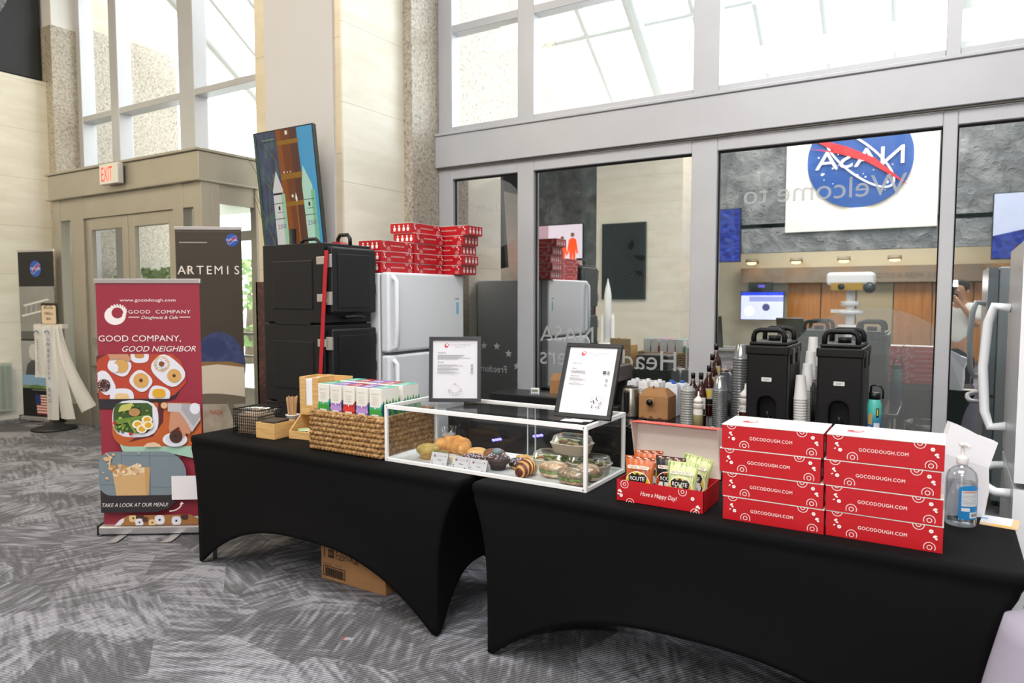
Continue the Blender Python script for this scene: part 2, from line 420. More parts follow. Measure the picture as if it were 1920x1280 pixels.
d.poly(p+[(p[-1][0], .2), (p[0][0], .2)], VINYLT); d.circ(3.42, 2.30, .30, VINYLT, n=32)
d.build('vinyl_disc', w1)

# ---- entrance glazing on the left
f = MB()
for a, b in ((-10.05, -9.93), (-9.24, -9.06), (-7.79, -7.50), (-6.2, -5.95), (-5.2, -5.1)): f.box(a, b, D-.06, D+.12, 0, CH, ALU)
f.box(-10.04, -5.11, D-.055, D+.115, 3.90, 3.975, ALU).box(-10.04, -5.11, D-.055, D+.115, 5.9, 5.98, ALU)
w2 = struct(f, 'window_2', bevel=.004, seg=1)
p = MB()
for x0, x1 in ((-9.93, -9.24), (-9.06, -7.79), (-7.50, -6.2), (-5.95, -5.1)):
    p.add([(x0, G, 2.9), (x1, G, 2.9), (x1, G, CH), (x0, G, CH)], [(0, 1, 2, 3)], GLASS)
struct(p, 'glass_pane', w2, fix=False)
# vestibule
f = MB().box(-9.56, -6.53, 4.5, 6.6, 2.77, 3.06, BRONZE).box(-9.585, -6.505, 4.475, 6.62, 3.06, 3.09, BRONZE).box(-9.585, -6.505, 4.475, 6.62, 2.755, 2.775, BRONZE)
struct(f, 'trim_4', bevel=.006, seg=1)
VF = 4.53
f = MB()
f.box(-9.5, -6.62, VF+.006, VF+.114, 2.5, 2.755, BRONZE)
for a, b in ((-9.52, -9.36), (-9.12, -8.83), (-7.04, -6.86), (-6.68, -6.54)): f.box(a, b, VF, VF+.12, 0, 2.76, BRONZE)
f.box(-9.36, -9.12, VF, VF+.1, 0, .25, BRONZE).box(-6.86, -6.68, VF, VF+.1, 0, .25, BRONZE)
for y in (4.65, 5.2, 6.5): f.box(-6.64, -6.54, y, y+.1, 0, 2.76, BRONZE)
f.box(-6.62, -6.56, 4.6, 6.5, 0, .2, BRONZE).box(-6.62, -6.56, 4.6, 6.5, 2.55, 2.76, BRONZE)
fr = struct(f, 'trim_5', bevel=.005, seg=1)
p = MB()
for x0, x1 in ((-9.36, -9.12), (-6.86, -6.68)): p.add([(x0, VF+.05, .25), (x1, VF+.05, .25), (x1, VF+.05, 2.5), (x0, VF+.05, 2.5)], [(0, 1, 2, 3)], GLASS)
p.add([(-6.59, 4.6, .2), (-6.59, 6.5, .2), (-6.59, 6.5, 2.55), (-6.59, 4.6, 2.55)], [(0, 1, 2, 3)], GLASS)
struct(p, 'side_glass', fr, fix=False)
def leaf(name, x0, x1, y, hinge):
    f = MB().box(x0, x0+.12, y, y+.06, 0, 2.5, BRONZE).box(x1-.12, x1, y, y+.06, 0, 2.5, BRONZE)
    f.box(x0+.12, x1-.12, y, y+.06, 2.36, 2.5, BRONZE).box(x0+.12, x1-.12, y, y+.06, 0, .28, BRONZE)
    o = struct(f, name, bevel=.004, seg=1)
    struct(MB().add([(x0+.12, y+.03, .28), (x1-.12, y+.03, .28), (x1-.12, y+.03, 2.36), (x0+.12, y+.03, 2.36)], [(0, 1, 2, 3)], GLASS), 'glass_pane', o, fix=False)
    struct(MB().box(x0+.1, x1-.1, y-.05, y-.02, 1.03, 1.07, STEEL).box(x0+.1, x1-.1, y-.05, y-.02, .72, .75, STEEL), 'push_bar', o)
leaf('door_1', -8.83, -7.94, VF+.03, 0); leaf('door_2', -7.93, -7.04, VF+.03, 1)
leaf('door_3', -8.83, -7.94, 6.5, 0); leaf('door_4', -7.93, -7.04, 6.5, 1)
# ---- outside: stone walls, sloping glass canopy, planting
s = MB().box(-10.6, -10.05, 5.36, 6.6, 0, 5.2, GRANITE).box(-10.6, -10.06, 5.36, 6.6, 5.2, 7.5, BEIGE2); struct(s, 'wall_outside_entry')
s = MB().box(-4.7, -4.02, 5.36, 8.2, 0, CH, GRANITE); struct(s, 'wall_outside_pillar')
f = MB(); BEAM = mat('e6ecee', .5)
for k in range(22):
    x = -9.2+k*.62
    if abs(x+4.4) < .5: continue
    f.tube([(x, 5.5, 6.1), (x, 9.6, 3.0)], .045 if k % 5 else .11, BEAM, n=6)
f.tube([(-9.6, 9.6, 3.0), (4.2, 9.6, 3.0)], .08, BEAM, n=6); f.tube([(-9.6, 7.5, 4.55), (4.2, 7.5, 4.55)], .03, BEAM, n=6)
tag(f.build('glass_canopy'), 'white sloping canopy beams outside the tall windows', 'canopy')
def leafmat(nm, a, b):
    g = NT(nm); n = g.n('TexNoise', {'Vector': g.obj, 'Scale': 5, 'Detail': 4})
    return g.set(Base_Color=g.ramp(n.outputs['Fac'], [(.3, a), (.7, b)]), Roughness=.8)
LEAF = leafmat('foliage', '5e7a45', '9db879'); BARK = mat('6a5a4a', .9)
for i, (x, y, h) in enumerate(((-11.2, 10.5, 2.1), (-14.2, 11, 2.4), (-8.6, 12.5, 2.0), (-3.4, 13.5, 4.9), (2.2, 14.5, 5.0))):
    t = thing('tree' if h > 3 else 'shrub', ['leafy green shrub left of the entrance doors outside', 'leafy green shrub farthest left outside the entrance', 'leafy green shrub straight behind the entrance doors',
        'pale green tree beyond the canopy behind the middle upper window', 'pale green tree beyond the canopy behind the wide upper window'][i], 'tree' if h > 3 else 'shrub', (x, y, -.02))
    MB().tube([(0, 0, 0), (.05, 0, h*.4), (0, .05, h*.7)], [.12, .09, .05], BARK).build('trunk', t)
    rr = random.Random(i); c = MB()
    for k in range(420):
        th = rr.uniform(0, 2*PI); u = rr.uniform(-1, 1); q = (1-u*u)**.5*rr.uniform(.5, 1)*h*.42
        p0 = Vector((q*math.cos(th), q*math.sin(th), h*.6+u*h*.42)); a = Vector((rr.uniform(-1, 1), rr.uniform(-1, 1), rr.uniform(-1, 1))).normalized()*.13; b = a.orthogonal().normalized()*.07
        c.add([p0-a, p0+b, p0+a, p0-b], [(0, 1, 2, 3)], LEAF)
    c.build('foliage', t, fix=False)

t = thing('hedge', 'narrow green hedge seen through the entrance door glass', 'hedge', (-9.74, 6.0, -.02)); rr = random.Random(77); c = MB()
MB().box(-.12, .12, -.6, .6, 0, .35, mat('8f8a80', .8)).build('planter', t)
for k in range(900):
    p0 = Vector((rr.uniform(-.17, .17), rr.uniform(-.6, .6), rr.uniform(.35, 2.0))); a = Vector((rr.uniform(-1, 1), rr.uniform(-1, 1), rr.uniform(-1, 1))).normalized()*.07; b = a.orthogonal().normalized()*.04
    c.add([p0-a, p0+b, p0+a, p0-b], [(0, 1, 2, 3)], LEAF)
c.build('foliage', t, fix=False)

# ================================================================== THE HALL BEHIND THE CAMERA (seen mirrored in the lower panes)
g = NT('moon_surface')
n1 = g.n('TexNoise', {'Vector': g.obj, 'Scale': 2.4, 'Detail': 9, 'Roughness': .62, 'Distortion': .4})
v1 = g.n('TexVoronoi', {'Vector': g.map((1, 1, 1.5)), 'Scale': 1.1}); v2 = g.n('TexVoronoi', {'Vector': g.map((1, 1, 1.5)), 'Scale': 3.1})
def crater(v, r): return g.ramp(v.outputs['Distance'], [(r*.55, .35), (r*.9, .62), (r, .85), (r*1.25, .5), (1, .5)])
c = g.mix(.5, crater(v1, .22), crater(v2, .26)); c2 = g.ramp(n1.outputs['Fac'], [(.3, .15), (.72, .9)])
hh = g.mix(.55, c, c2); g.bump(hh, .9, .25)
MOON = g.set(Base_Color=g.ramp(hh, [(.2, '4a4d50'), (.45, '7c8084'), (.62, '9a9ea1'), (.85, 'd0d2d4')]), Roughness=.9)
s = MB().box(-10.2, 4.0, -7.2, -7.0, 2.62, CH, MOON); struct(s, 'wall_back')
s = MB().box(-10.2, -7.2, -7.2, -7.0, 0, 2.62, MOON); struct(s, 'wall_back_left')
s = MB().box(-7.2, -5.1, -7.2, -5.0, 0, CH, BEIGE); struct(s, 'wall_hall_pillar')
s = MB().box(-7.2, 4.0, -10.4, -10.2, 0, CH, mat('d9d3bd', .7)); struct(s, 'wall_rear')
s = MB().box(-7.2, 4.0, -10.4, -7.0, 3.2, 3.3, PLASTER); struct(s, 'ceiling_rear')
s = MB().box(-4.95, 4.0, -10.2, -9.7, 1.95, 2.36, mat('7d746a', .6)); struct(s, 'trim_6')
g = NT('orange_wood_panel'); n = g.n('TexNoise', {'Vector': g.map((9, 9, .5)), 'Scale': 2, 'Detail': 5})
WOOD = g.set(Base_Color=g.ramp(n.outputs['Fac'], [(.3, 'a2672c'), (.7, 'c98a45')]), Roughness=.4)
s = MB()
for k in range(9): s.box(-3.75+k*.86, -2.92+k*.86, -10.2, -10.05, 0, 1.94, WOOD if k != 2 else mat('b0a284', .5))
struct(s, 'wall_wood_panels')
d = DEC((0, -9.695, 0), (-1, 0, 0), (0, 0, 1)); d.text('JAMES E. WEBB AUDITORIUM', .9, 2.05, .13, mat('5b534a', .5), width=2.0); d.build('header_lettering', bpy.data.objects['trim_6'])
WARM = mat('ffb45a', emit=14)
for i, x in enumerate((-4.6, -3.45, -2.3, -1.15, -.05, 1.1)):
    t = thing('downlight', 'round warm downlight over the wood panelled wall reflected in the glass', 'downlight', (x, -9.45, 2.5), 0, 'warm downlights over the wood panelled wall')
    MB().lathe([(.12, .08), (.13, .0), (.16, 0), (.16, .1)], mat('8a8073', .5), 20).build('trim_ring', t)
    MB().lathe([(.12, .0), (.11, -.03), (.05, -.045), (.004, -.05)], WARM, 20).build('lamp', t)
    MB().box(-.02, .02, -.75, -.72, .0, .1, BLACK).cyl((0, -.74, .06), (0, -.1, .06), .02, BLACK).build('bracket', t)
# blue/white sign with the round emblem
t = thing('emblem_sign', 'large white square sign with round blue emblem, seen reversed in the glass', 'sign', (-1.76, -6.98, 0))
MB().box(-1.52, 1.52, 0, .06, 3.06, 6.1, mat('f3f1ea', .5)).build('board', t, bevel=.01)
SB, SR, SW = mat('1c4f9c', .4), mat('d2232e', .4), mat('fbfbfb', .4)
d = DEC((0, .12, 4.6), (-1, 0, 0), (0, 0, 1), eps=.002)
def meatball(d, cx, cy, r, blue, red, white, stars=True):
    d.circ(cx, cy, r, blue, n=48)
    if stars:
        rr = random.Random(5)
        for k in range(26):
            a, q = rr.uniform(0, 6.28), rr.uniform(.3, .9)*r; d.circ(cx+q*math.cos(a), cy+q*math.sin(a), r*rr.choice((.012, .018, .03)), white, n=6)
    d.ring(cx, cy, r*.86, r*.04, white, ry=.34, rot=.75, n=40)
    d.text('NASA', cx, cy-r*.17, r*.36, white, width=r*1.66)
    d.poly([(cx-r*.92, cy-r*.62), (cx-r*.15, cy-r*.08), (cx+r*.35, cy+r*.12), (cx+r*1.1, cy+r*.60), (cx+r*.22, cy+r*.26), (cx-r*.3, cy-r*.02)], red)
    d.poly([(cx-r*.92, cy-r*.62), (cx-r*.05, cy+r*.02), (cx+r*1.0, cy+r*.3), (cx+r*.1, cy+r*.12)], red)
meatball(d, 0, 0, 1.06, SB, SR, SW)
e = MB().cyl((0, .06, 4.6), (0, .12, 4.6), 1.06, SB, n=48); e.build('emblem_disc', t); d.build('emblem_print', t)
for k, (x, z) in enumerate(((-1.15, 4.6), (1.15, 4.6), (0, 3.42))):
    l = bpy.data.lights.new('sign_halo', 'POINT'); l.energy = 9; l.color = (1, .8, .5); l.shadow_soft_size = .05
    o = bpy.data.objects.new('sign_halo', l); COL.objects.link(o); o.location = (-1.76+x, -6.86, z)
def screen(nm, label, x0, x1, y, z0, z1, fn):
    t = thing(nm, label, 'screen', ((x0+x1)/2, y, z0)); w, h = x1-x0, z1-z0
    MB().box(-w/2-.02, w/2+.02, -.06, 0, -.02, h+.02, BLACK).build('bezel', t, bevel=.005)
    d = DEC((0, .001, 0), (-1, 0, 0), (0, 0, 1), eps=.001); fn(d, w, h); d.build('display', t)
g = NT('blue_display'); n = g.n('TexNoise', {'Vector': g.map((1, 1, 2.2), rot=(0, .6, 0)), 'Scale': 6, 'Detail': 7, 'Roughness': .7})
cc = g.ramp(n.outputs['Fac'], [(.35, '0a1560'), (.55, '1a3fc0'), (.72, '5f8fff')]); BLUED = g.set(Base_Color='' or (0, 0, 0, 1), Emission_Color=cc, Emission_Strength=.9)
screen('wall_screen', 'tall blue wall screen left of the white emblem sign, reflected in the glass', -5.0, -4.3, -6.9, 2.43, 3.68, lambda d, w, h: d.rect(-w/2, w/2, 0, h, BLUED))
screen('wall_screen', 'tall blue wall screen right of the emblem sign, reflected beside the freezer', .74, 1.9, -6.9, 2.35, 3.65, lambda d, w, h: (d.rect(-w/2, w/2, 0, h, BLUED), d.poly([(-w/2, h), (w/2, h), (w/2, h*.35), (-w/2, h*.55)], mat('aab4cc', emit=.7))))
def astro(d, w, h):
    d.rect(-w/2, w/2, 0, h, mat('e9dcea', emit=.9)); d.rect(-w/2, w/2, 0, h*.2, mat('b49a94', emit=.7)); d.rect(w*.2, w/2, h*.6, h, mat('c9a9b4', emit=.7))
    o = mat('ff5a22', emit=.9); sk = mat('8a5a44', emit=.6)
    for x, k in ((-.32, 1.1), (-.10, 1.0), (.04, .95), (.18, .9), (.32, .9)):
        a = x*w*.95; q = h*.66*k
        d.poly([(a-.09*q, h*.1), (a-.02*q, h*.1), (a, q*.5), (a+.02*q, h*.1), (a+.09*q, h*.1), (a+.13*q, q*.8), (a+.06*q, q*.95), (a-.06*q, q*.95), (a-.13*q, q*.8)], o); d.poly([(a-.2*q, q*.45), (a-.14*q, q*.45), (a-.06*q, q*.93), (a-.13*q, q*.9)], o); d.poly([(a+.2*q, q*.45), (a+.13*q, q*.9), (a+.06*q, q*.93), (a+.14*q, q*.45)], o); d.circ(a, q*1.05, q*.07, sk, n=10)
screen('wall_screen', 'bright screen showing people in orange suits, reflected in the glass', -10.0, -8.5, -6.9, 2.37, 3.55, astro)
screen('wall_screen', 'large dark screen on the cream pillar reflected in the middle window', -7.0, -5.95, -4.92, 1.53, 3.27, lambda d, w, h: d.rect(-w/2, w/2, 0, h, mat('0c0d0e', .5, spec=.15)))
def news(d, w, h):
    d.rect(-w/2, w/2, 0, h, mat('c9d0f2', emit=1.1)); d.rect(-w/2, w/2, h*.88, h, mat('2440d8', emit=1)); d.rect(-w/2, w*.3, h*.66, h*.84, mat('8f9cd8', emit=.9)); d.circ(-w*.1, h*.45, .1, mat('4b4f86', emit=.5)); d.circ(w*.3, h*.3, .14, mat('e6e9ff', emit=1.2))
screen('television', 'bright blue and white television at the wood panelled wall, reflected behind the dispensers', -4.9, -3.78, -9.6, .95, 1.7, news)
screen('monitor', 'small dark monitor mounted above the bright television in the reflection', -4.7, -4.1, -9.62, 1.74, 1.95, lambda d, w, h: (d.rect(-w/2, w/2, 0, h, mat('1c2026')), d.rect(-.12, .05, h*.45, h*.75, mat('5a50d8', emit=.8))))
# rover mast, rocket model, counter of the hall
t = thing('rover_mast', 'white rover camera mast with a boxy head, reflected behind the second dispenser', 'rover model', (-1.39, -2.6, 0))
MB().box(-.36, .36, -.22, .22, 1.76, 1.98, mat('eef0ee', .5)).build('head', t, bevel=.06, seg=3)
d = MB().box(-.28, .2, .2, .24, 1.68, 1.80, mat('c8a24a', .3, .6)).cyl((-.12, .22, 1.74), (-.12, .28, 1.74), .05, BLACK).cyl((.3, .15, 1.72), (.3, .27, 1.72), .09, mat('3a3c3f', .3)); d.build('camera_cluster', t)
MB().cyl((0, 0, .55), (0, 0, 1.78), .07, WHITE).cyl((0, 0, 1.42), (0, 0, 1.5), .15, WHITE).cyl((0, 0, 1.28), (0, 0, 1.34), .2, WHITE).cyl((0, 0, 1.02), (0, 0, 1.1), .19, WHITE).box(-.3, .12, -.03, .03, 1.30, 1.36, WHITE).build('mast', t)
MB().box(-.5, .5, -.4, .4, .35, .55, WHITE).build('deck', t, bevel=.03)
for x in (-.45, .45):
    for y in (-.35, .35): MB().cyl((x-.06, y, .18), (x+.06, y, .18), .18, mat('3b3b3b', .6), n=20).build('wheel', t); MB().cyl((x, y, .18), (x, y, .36), .03, WHITE).build('strut', t)
t = thing('rocket_model', 'white model rocket on a white pedestal reflected in the middle window', 'rocket model', (-6.0, -3.0, 0))
MB().lathe([(.07, .62), (.075, 1.35), (.075, 1.6), (.05, 1.75), (.015, 1.9), (.004, 1.95)], WHITE, 20).build('core_stage', t)
for sx in (-1, 1): MB().lathe([(.05, .62), (.04, .7), (.04, 1.1), (.01, 1.22)], WHITE, 14, c=(sx*.115, 0, 0)).build('booster', t)
MB().lathe([(.32, 0), (.32, .5), (.2, .62)], WHITE, 24).build('pedestal', t)
t = thing('traffic_cone', 'orange red cone beside the model rocket in the reflection', 'cone', (-6.6, -3.0, 0))
MB().lathe([(.22, 0), (.22, .03), (.15, .04), (.03, .75), (.02, .78)], mat('f0421c', .5), 20).build('cone_body', t)
# dark gap picture high on the left wall
t = thing('moon_picture', 'dark picture of the grey moon high above the beige wall', 'picture', (-10.29, 3.0, 4.42))
MB().box(-.02, .03, -2.6, 1.8, 0, 2.05, mat('17181a', .4)).build('panel', t, bevel=.004)
g = NT('moon_photo'); n = g.n('TexNoise', {'Vector': g.obj, 'Scale': 7, 'Detail': 8, 'Roughness': .75})
MOONP = g.set(Base_Color=g.ramp(n.outputs['Fac'], [(.35, '222426'), (.5, '6b6e70'), (.66, 'c9cbcc')]), Roughness=.6)
d = DEC((.031, 0, 0), (0, 1, 0), (0, 0, 1)); d.circ(.68, 1.15, .80, MOONP, n=40); d.build('moon_print', t)
# ================================================================== FRONT TABLES
TZ = .745
def table_cover(nm, label, x0, x1, y0, y1, H=.288, inset=.105):
    L, Wd = x1-x0, y1-y0; pr = []                         # perimeter samples: (side coords, arch height)
    def side(n, fx, ln):
        for i in range(n):
            a = i/n; dist = min(a, 1-a)*ln; u = abs(2*a-1)
            zb = .008 if dist < .03 else .008+H*(1-((u-0)/(1-.07/ln))**2.6)*(1 if ln > 1 else .9)
            pr.append((*fx(a), max(.008, zb), math.sin(PI*a), 1 if ln > 1 else 0))
    side(64, lambda a: (a, 0), L); side(28, lambda a: (1, a), Wd); side(64, lambda a: (1-a, 1), L); side(28, lambda a: (0, 1-a), Wd)
    N = len(pr); vs = []; fs = []
    rows = [('t', .022, TZ), ('t', .006, TZ-.003), ('t', 0, TZ-.012), ('t', 0, TZ-.036), ('t', .005, TZ-.046)]+[('p', k/22) for k in range(1, 23)]
    for r in rows:
        for (a, b, zb, sn, lg) in pr:
            if r[0] == 't': c = cy = r[1]; z = r[2]; bow = 0
            else:
                z0 = TZ-.046; z = z0+(zb-z0)*r[1]; q = 1-max(0, z/z0)**4.5
                c = .006+inset*q; cy = .006-.03*q; bow = .018*sn*math.sin(PI*min(1, r[1]))
            x = x0+c+a*(L-2*c); y = y0+cy+b*(Wd-2*cy)
            if bow:
                if lg: y += bow if b == 0 else -bow
                else: x += (bow if a == 0 else -bow)*1.6
            # round the corner a little
            rc = .03
            for ca, cb in ((0, 0), (1, 0), (0, 1), (1, 1)):
                ex = abs(x-(x0+c+ca*(L-2*c))); ey = abs(y-(y0+cy+cb*(Wd-2*cy)))
                if ex < rc and ey < rc and r[0] == 't':
                    m_ = rc-math.hypot(rc-ex, rc-ey)
                    if m_ < 0:
                        x += (-m_)*(1 if ca == 0 else -1)*.7; y += (-m_)*(1 if cb == 0 else -1)*.7
            vs.append((x, y, z))
    for j in range(len(rows)-1):
        for i in range(N): fs.append((j*N+i, j*N+(i+1) % N, (j+1)*N+(i+1) % N, (j+1)*N+i))
    fs.append(tuple(range(N)))
    t = thing(nm, label, 'table', ((x0+x1)/2, (y0+y1)/2, 0))
    T = Matrix.Translation((-(x0+x1)/2, -(y0+y1)/2, 0))
    o = MB().add(vs, fs, CLOTH, True, T).build('stretch_cover', t)
    md = o.modifiers.new('thick', 'SOLIDIFY'); md.thickness = .003; md.offset = -1
    for sx in (x0+inset+.035, x1-inset-.035):
        for sy in (y0+.06, y1-.06): MB().cyl((sx, sy, 0.0), (sx, sy, TZ-.06), .013, mat('7c7d80', .4, .6), n=10).build('leg', t, M=T)
    return t
table_cover('folding_table', 'folding table under black stretch cover, left of the two, holding basket and display case', -3.84, -1.845, 2.53, 3.165)
table_cover('folding_table', 'folding table under black stretch cover, right of the two, holding the red boxes', -1.785, .235, 2.53, 3.165)

bpy.context.view_layer.update()
# ------------------------------------------------------------------ red bakery boxes
def box_print(d, w, h, txt='GOCODOUGH.COM', m=None):
    m = m or WPRINT; R, r, s = .047*w, .020*w, .0055*w
    for (a, b, t0, t1) in ((.10, 1.0, PI, 2*PI), (.235, .17, -.16*PI, 1.16*PI), (.80, .96, PI*.93, 2.07*PI), (.895, .17, -.16*PI, 1.16*PI)):
        d.ring(a*w, b*h, R, s, m, t0=t0, t1=t1); d.ring(a*w, b*h, r, s, m, t0=t0 if b > .9 else 0, t1=t1 if b > .9 else 2*PI, n=16)
    for (a, b, sg) in ((.09, .66, 1), (.935, .60, -1)):
        d.circ(a*w, b*h, .017*w, m, .010*w, rot=.6, n=12); d.circ((a+.012)*w, (b-.08)*h, .013*w, m, .009*w, rot=-.5, n=12)
        d.circ((a-.012*sg)*w, (b-.2 if sg > 0 else b+.0)*h, .011*w, m, .006*w, rot=.5, n=10)
        d.ring((a+.034*sg if sg > 0 else a-.03)*w, (b-.24 if sg > 0 else b+.18)*h, .0115*w, .013*w, m, n=16)
    d.text(txt, .5*w, .435*h, .128*h, m, width=.42*w, sp=1.12)
def icon_print(d, w, h):
    for k, a in enumerate((.2, .42, .64, .84)):
        d.circ(a*w, .42*h, .06*w, WPRINT, .17*h, n=10); d.circ(a*w, .7*h, .035*w, WPRINT, n=8); d.rect((a-.05)*w, (a+.05)*w, .2*h, .28*h, WPRINT)
def logo(d, a, b, r, m, bg):
    d.circ(a, b, r, m, n=28); d.circ(a+r*.36, b+r*.42, r*.55, bg, n=20)
    for k in range(7):
        t = -.3+k*.36; d.l -= 1 if k else 0; d.circ(a+r*.36+r*.74*math.cos(t), b+r*.36+r*.74*math.sin(t), r*.22, m, r*.10, rot=t+.7, n=10)
def bakery_box(w, dp, h, label, loc, rz=0, group=None):
    t = thing('bakery_box', label, 'box', loc, rz, group)
    b = MB().box(0, w, 0, dp, 0, h-.004, RED).box(.002, w-.002, .002, dp-.002, h-.004, h-.003, CREAM); b.build('body', t, bevel=.0015, seg=1)
    l = MB().box(-.001, w+.001, -.001, dp, h-.003, h-.0005, CREAM); l.build('lid', t)
    d = DEC((0, 0, 0), (1, 0, 0), (0, 0, 1)); box_print(d, w, h); d.build('front_print', t)
    d = DEC((w, dp, 0), (-1, 0, 0), (0, 0, 1)); box_print(d, w, h); d.build('back_print', t)
    for o, u, q in (((0, dp, 0), (0, -1, 0), dp), ((w, 0, 0), (0, 1, 0), dp)):
        k = DEC(o, u, (0, 0, 1)); icon_print(k, q, h); k.build('end_print', t)
    k = DEC((0, 0, h-.0005), (1, 0, 0), (0, 1, 0), eps=.0001); logo(k, .22*w, .45*dp, .055*w*1.3, mat('c4303c', .5), CREAM)
    k.text('GOOD COMPANY', .58*w, .45*dp, .022, mat('d6ccc4', .6), width=.5*w); k.build('lid_print', t); return t
BH = .0885; lv = ['bottom box', 'second box from the bottom', 'third box from the bottom', 'top box']
P0 = bakery_box(.347, .213, BH, 'red bakery box, bottom box of the left stack on the table', (-.687, 2.61, .7455), 0, 'red bakery boxes stacked on the right table')
for k, x in enumerate((-.691, -.702, -.696), 1):
    dup(P0, (x, 2.61, .7455+k*(BH+.0006)), random.uniform(-.006, .006), 'red bakery box, %s of the left stack beside the chip box' % lv[k])
for k, x in enumerate((-.334, -.337, -.345, -.338)):
    dup(P0, (x, 2.612 if k else 2.615, .7455+k*(BH+.0006)), random.uniform(-.006, .006), 'red bakery box, %s of the right stack beside the sanitizer' % lv[k])

# ------------------------------------------------------------------ open box of chip bags
t = thing('chip_box', 'open red box with raised lid holding chip bags', 'box', (-1.12, 2.62, TZ+.0005))
w, dp, h = .357, .215, .087
b = MB(); q = .002
b.box(0, w, 0, dp, 0, q, CREAM).box(0, w, 0, q, 0, h, RED).box(0, q, 0, dp, 0, h, RED).box(w-q, w, 0, dp, 0, h, RED).box(0, w, dp-q, dp, 0, h, RED)
b.build('tray', t)
LH = .205
l = MB(); Ml = Matrix.Translation((0, dp, h)) @ Matrix.Rotation(-.10, 4, 'X')
l.box(-.004, w+.004, -q, 0, 0, LH, mat('d9cfc6', .7), Ml)
l.box(-.004, w+.004, -.085, 0, LH, LH+q, mat('e4493f', .45), Ml)
for x in (-.004, w+.002): l.prism([(0, 0), (.085, LH), (0, LH)], q, mat('d9cfc6', .7), Ml @ Matrix.Translation((x+q, 0, 0)) @ Matrix.Rotation(-PI/2, 4, 'Z'))
l.add([(w+.0045, 0, 0), (w+.0045, -.085, LH), (w+.0045, 0, LH)], [(0, 1, 2)], RED, M=Ml)
lo = l.build('open_lid', t, fix=False)
d = DEC((0, 0, 0)); d.o = Ml @ Vector((0, -.085, LH+q)); d.u = Vector((1, 0, 0)); d.w = (Ml.to_3x3() @ Vector((0, 1, 0))).normalized(); d.n = d.u.cross(d.w)
box_print(d, w, .083); d.build('lid_print', lo)
d = DEC((0, 0, 0), (1, 0, 0), (0, 0, 1)); R_ = .016
d.text('Have a Happy Day!', .50*w, .40*h, .017, WPRINT, width=.42*w, shear=.25)
for a, bb, t0, t1 in ((.10, .82, 0, 2*PI), (.77, .86, PI*.85, 2.15*PI), (.17, .0, 0, PI), (.91, .0, 0, PI)): d.ring(a*w, bb*h, R_, .002, WPRINT, t0=t0, t1=t1); d.ring(a*w, bb*h, .006, .002, WPRINT, t0=t0 if bb < .5 else 0, t1=t1 if bb < .5 else 2*PI)
for a, bb in ((.04, .5), (.935, .3)): d.circ(a*w, bb*h, .007, WPRINT, .004, rot=.7); d.circ((a+.02)*w, bb*h-.004, .005, WPRINT, .004); d.circ((a-.01)*w, bb*h-.014, .005, WPRINT, .003)
for a, bb in ((.065, .29), (.885, .62)): d.ring(a*w, bb*h, .0045, .005, WPRINT)
d.build('front_print', t)
def chip_bag(label, loc, rz, tilt, base, accent, stripes, name='chips', flavour='Lightly Salted', roll=0):
    t = thing('chip_bag', label, 'chip bag', loc, rz, 'potato chip bags in the red box'); t.rotation_euler = (tilt, roll, rz)
    w, h = .125, .172
    def th(a, b):
        u, v = 2*a/w, b/h
        if abs(u) >= 1 or v <= .03 or v >= .93: return .0008
        return .026*(1-u*u)**.55*math.sin(PI*min(1, max(0, (v-.03)/.9)))**.6+.0012*math.sin(a*260+b*90)
    b = MB()
    for sg in (1, -1):
        b.grid(lambda i, j, sg=sg: Vector(((i-.5)*w*(1-.10*math.sin(PI*j)**2*(abs(2*i-1)**3)), -sg*th((i-.5)*w, j*h), j*h)), 26, 22, base)
    b.build('bag', t)
    fn = lambda a, bb: th(a, bb)
    d = DEC((0, 0, 0), (1, 0, 0), (0, 0, 1), fn=fn, eps=.0005)
    if stripes:
        rr = random.Random(3)
        for k in range(46):
            x = -.06+k*.12/45; d.stroke([(x, h*.99-rr.uniform(0, .01)), (x, h*.72-rr.uniform(0, .05))], .0016, mat(rr.choice(stripes), .35)); d.l = 1+k % 3
        d.l = 7
    else:
        for j in range(2):
            for k in range(7): d.rect(-.058+k*.017+j*.008, -.044+k*.017+j*.008 if k < 6 or not j else .06, h*(.93+.03*j), h*(.955+.03*j), mat('e9d9cf', .4) if (k+j) % 2 else mat('8c3a24', .4))
    # the round badge and highway shield
    d.circ(0, h*.36, .051, mat(accent, .35), n=36); d.ring(0, h*.36, .051, .003, mat('f2ecd8', .4), n=36)
    sh = [(-.024, .044), (-.036, .030), (-.033, .010), (-.043, -.008), (-.040, -.028), (-.020, -.042), (0, -.046), (.020, -.042), (.040, -.028), (.043, -.008), (.033, .010), (.036, .030), (.024, .044), (.010, .036), (0, .046), (-.010, .036)]
    d.poly([(x*1.06, h*.36+z*1.06) for x, z in sh], mat('17171a', .4)); 
    d.poly([(-.034, h*.36+.010), (.034, h*.36+.010), (.041, h*.36-.010), (.038, h*.36-.022), (-.038, h*.36-.022), (-.041, h*.36-.010)], mat('e9e6e4', .4))
    K = mat('2c2b2e', .4); Wt = mat('f7f6f4', .4)
    d.text('ROUTE', 0, h*.36+.017, .015, Wt, width=.06); d.text('11', 0, h*.36-.009, .019, K, width=.034)
    d.text('POTATO', 0, h*.36-.019, .006, K, width=.062, sp=1.4); d.text('CHIPS', 0, h*.36-.037, .012, Wt, width=.058)
    d.rrect(-.045, .045, h*.72, h*.80, .006, mat('e8ded0', .4)); d.text(flavour, 0, h*.74, .008, mat('8c3a24' if not stripes else '4c6a2a', .5), width=.075)
    d.build('bag_print', t); return t
OR, GR = mat('b9602f', .28), mat('c9d29a', .28)
